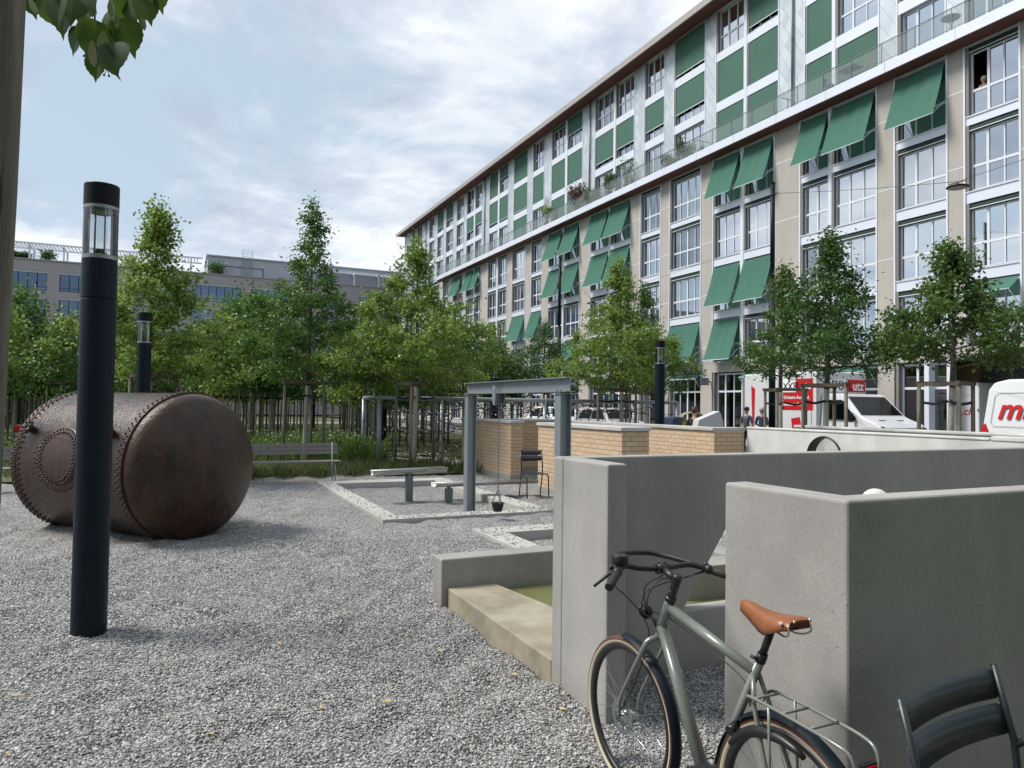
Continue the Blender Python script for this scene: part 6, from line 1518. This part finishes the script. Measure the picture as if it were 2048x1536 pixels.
for k in range(3): a = 2*math.pi*k/3; mb.tube([(.28*math.cos(a),.28*math.sin(a),0),(0,0,.4),(-.2*math.cos(a),-.2*math.sin(a),.72)], .011, 6)
B('legs', mb, M['galv'], t)
# ------------------------------------------------------------------ roof garden pines on the office building
for i, (x, h) in enumerate(((-15.1,1.5),(4.2,2.0),(-17.4,1.0),(-18.3,1.0))):
    t = T('roof_pine', ['bushy dark pine on the office roof under the pergola','dark pine on the office roof beside the penthouse','tiny dark shrub on the office roof, right of two','tiny dark shrub on the office roof, left of two'][i], 'tree', (x,YO+1.6,18.6))
    rg_ = np.random.default_rng(50+i); mb = MB(); mb.tube([(0,0,0),(0,0,h*.9)], .05, 6); B('trunk', mb, M['bark'], t)
    P = rg_.normal(size=(700,3))*np.array([h*.28,h*.28,h*.22])+np.array([0,0,h*.62]); link('crown', leaf_mesh('crown', P, .22, M['oak'], rg_), t)
# ------------------------------------------------------------------ nearest linden: stake, trunk, overhanging branch
def ray(px, py):
    v = fwd*FPX+r2*(px-1024)-u2*(py-768); return v
def near(px, py, Z): v = ray(px, py); return Vector((0,0,CAM_H))+v*(Z/FPX)
t = T('tree_stake', 'round weathered wooden stake at the left edge of the picture', 'stake', tuple(near(-80,1300,1.62))[:2]+(0,))
a_, b_ = near(-1,0,1.62), near(-41,760,1.62); d_ = (b_-a_); e_ = a_+d_*(-.9); f_ = b_+d_*((b_.z+.1)/(-d_.z))
mb = MB(); mb.tube([e_, a_, (a_+b_)/2+Vector((.002,0,0)), b_, f_], [.047,.0495,.050,.051,.052], 24); B('post', mb, M['wood_post'], t, world=True)
t = T('linden_tree', 'nearest linden whose leafy branch hangs into the top left corner', 'tree', (-1.9,.9,0))
mb = MB(); mb.tube([(-1.9,.9,-.1),(-1.88,.92,1.6),(-1.8,.9,3.2),(-1.75,.85,5.6)], [.075,.068,.055,.02], 14)
tip = near(190,30,2.3); st = Vector((-1.83,.9,2.9))
mb.tube(spl([st, st.lerp(near(150,-330,2.2),.6)+Vector((0,0,.12)), near(150,-300,2.25), near(185,-90,2.28), near(190,60,2.3)]), [.022,.020,.018,.016,.014,.013,.012,.011,.010,.009,.009,.008,.007,.007,.006,.006,.005,.005,.004,.004,.003,.003,.003,.003,.002], 8)
rg_ = np.random.default_rng(77)
C = []
for k in range(46):
    a = k*2.4; z = 2.75+(k/46)*2.4; L = 1.5*(1-.55*k/46)*rg_.uniform(.7,1.15); e = Vector((-1.8+L*math.cos(a), .9+L*math.sin(a), z+L*.25)); s_ = Vector((-1.8,.9,z-.1))
    mb.tube([s_, s_.lerp(e,.5)+Vector((0,0,.08)), e], [.014,.009,.004], 5)
    for f in (.3,.5,.7,.85,1.0): C.append(tuple(s_.lerp(e, f)))
B('trunk', mb, M['bark'], t, world=True)
def linden_leaf(mb, c, ax, nrm, L):      # heart shaped toothed leaf hanging from c along ax
    ax = Vector(ax).normalized(); nr = Vector(nrm); sd = ax.cross(nr).normalized(); nr = sd.cross(ax)
    out = [(0,0),(-.04,.16),(.02,.34),(.16,.46),(.34,.50),(.44,.465),(.50,.475),(.60,.40),(.66,.39),(.76,.27),(.82,.24),(.90,.10),(1.12,.0)]
    vs = []; L = L
    for (u, v) in out: vs.append(Vector(c)+ax*(u*L)+sd*(v*L*.95)+nr*(abs(v)*L*.22-.12*L*u*u))
    m_ = len(out)
    for (u, v) in out[1:-1]: vs.append(Vector(c)+ax*(u*L)-sd*(v*L*.95)+nr*(abs(v)*L*.18-.12*L*u*u))
    mids = len(vs)
    for (u, v) in out[1:-1]: vs.append(Vector(c)+ax*(u*L)+nr*(-.12*L*u*u))
    k = m_-2; fs = []
    for i in range(k-1):
        fs.append((1+i, 2+i, mids+i+1, mids+i)); fs.append((m_+i, mids+i, mids+i+1, m_+i+1))
    fs += [(0,1,mids), (0,mids,m_), (k,k+1,mids+k-1), (m_+k-1,mids+k-1,k+1)]
    mb.add(vs, fs)
lm, n3_, out3 = newmat('near_linden_leaf'); g = N(n3_); p_ = g.wpos()
c_ = g.mix(g.noise(35, 4, p_), (.022,.058,.012), (.045,.098,.022)); c_ = g.mix(g.ramp(g.n('ShaderNodeNewGeometry').outputs['Random Per Island'], [(0,0.0),(1,.55)]), c_, (.075,.14,.03))
pb = g.n('ShaderNodeBsdfPrincipled'); g.l(c_, pb.inputs['Base Color']); pb.inputs['Roughness'].default_value = .42
tl = g.n('ShaderNodeBsdfTranslucent'); g.l(g.mix(.5, c_, (.12,.20,.03)), tl.inputs[0]); mx = g.n('ShaderNodeMixShader'); mx.inputs[0].default_value = .35
g.l(pb.outputs[0], mx.inputs[1]); g.l(tl.outputs[0], mx.inputs[2]); g.l(mx.outputs[0], out3.inputs[0])
mb = MB(); mb.smooth = False
D = -u2; RI = r2; NR = -fwd
LV = [(60,-20,8,62),(92,-5,20,70),(120,-15,-6,82),(150,-25,5,95),(175,10,-15,70),(196,45,-28,86),(222,20,8,78),(232,60,10,60),(210,92,12,72),(243,40,18,80),(262,-10,14,74),(288,-5,16,62),(160,60,-38,62),(196,110,-8,58),(228,88,14,78),(130,10,-14,72),(250,0,-10,66),(180,-40,10,80),(90,-60,-10,80),(240,-60,0,80),(300,-40,20,70),(40,-50,-18,66)]
for i, (px, py, an, sz) in enumerate(LV):
    Z = 2.3+.05*math.sin(i*2.1); a = R(an); ax = D*math.cos(a)+RI*math.sin(a)+fwd*(.35*math.sin(i*1.7)); nr = NR+RI*(.8*math.sin(i*2.9))+D*.3*math.cos(i*1.3)
    linden_leaf(mb, near(px,py,Z), ax, nr, sz*Z/FPX*.84)
crown = B('leaf_spray', mb, lm, t, world=True, fix=False)
mb = MB()
for i, (px, py, an, ln) in enumerate([(184,78,6,58),(206,60,14,52),(222,-5,2,40),(262,-20,4,40),(281,18,12,45),(200,130,-6,28),(205,62,-3,50),(58,-5,28,40),(183,-10,3,46),(236,28,-2,30)]):
    Z = 2.27; a = R(an); ax = (D*math.cos(a)+RI*math.sin(a)); c = near(px,py,Z); L = ln*Z/FPX; w_ = L*.16; sd = RI*math.cos(a)-D*math.sin(a)
    pts = [c+ax*(L*f)+sd*(w_*q)+NR*(.1*L*math.sin(3*f)) for f, q in ((0,0),(.15,.6),(.5,1),(.85,.8),(1,0),(.85,-.8),(.5,-1),(.15,-.6))]; mb.add(pts, [tuple(range(8))])
B('bract', mb, M['pod'], t, world=True, fix=False)
mb = MB()
for (px, py, qx, qy) in ((195,60,187,48),(195,60,200,88),(195,60,193,96),(190,76,168,112),(212,135,218,152),(212,135,208,150),(296,38,301,45)):
    mb.tube([near(px,py,2.28), near((px+qx)/2+2,(py+qy)/2,2.28), near(qx,qy,2.28)], .0011, 5); mb.sphere(tuple(near(qx,qy,2.28)), .0038, 8, 6)
B('fruit', mb, M['bark'], t, world=True)
C = np.array(C); k_ = rg_.integers(0, len(C), 9000); P = C[k_]+rg_.normal(size=(9000,3))*.16-np.array([-1.9,.9,0])
# keep the crown above and behind the picture
W_ = P+np.array([-1.9,.9,0]); v = W_-np.array([0,0,CAM_H]); F_ = np.array(fwd); Rr = np.array(r2); Uu = np.array(u2); dz = v@F_; ok = ~((dz > .1) & (np.abs((v@Rr)/dz) < .74+.0) & ((v@Uu)/dz < .56))
link('crown', leaf_mesh('crown', P[ok], .085, M['linden_dark'], rg_), t)
# fallen leaves on the gravel
mb = MB(); fl = [(335,1330),(640,1420),(785,1405),(1075,1395),(1118,1418),(20,1395),(12,1512),(430,1470),(885,1300),(740,1250),(1440,1420),(560,1290),(812,1280),(905,1140),(1020,1350)]
for i, (px, py) in enumerate(fl):
    v = ray(px, py); q = Vector((0,0,CAM_H))+v*(-(CAM_H-.012)/v.z); a = i*1.3; L = .035+.012*(i % 3)
    mb.add([(q.x,q.y,.018),(q.x+L*math.cos(a)*.5-L*.25*math.sin(a),q.y+L*math.sin(a)*.5+L*.25*math.cos(a),.026),(q.x+L*math.cos(a),q.y+L*math.sin(a),.02),(q.x+L*math.cos(a)*.5+L*.25*math.sin(a),q.y+L*math.sin(a)*.5-L*.25*math.cos(a),.024)], [(0,1,2),(0,2,3)])
tag(B('fallen_leaves', mb, M['yellow_leaf'], fix=False), 'yellowed leaves fallen on the gravel', 'fallen leaves', kind='stuff')

# unseen block and tree row added behind the viewpoint, for shade and reflections
t = T('unseen_shade_block', 'plain grey unseen block added behind the viewpoint to shade near surfaces', 'building', (-10,-24,0))
mb = MB(); mb.box(-48, 16, -38, -24, 0, 19); B('wall', mb, mauve, t, world=True)
for k in range(14):
    for f in range(5): mb = MB(); x = -45+k*4.3; mb.box(x, x+2.6, -24, -23.96, 1.2+f*3.6, 3.3+f*3.6); B('window', mb, M['lampcap'], t, world=True)
for i in range(9): dup(protos[i % 5], (-13+i*3.6, -3.2-(i % 2)*2.6, 0), i*1.3, 'young tree in the unseen row added behind the viewpoint for shade', 'unseen trees added behind the viewpoint for shade', sc=1.25)
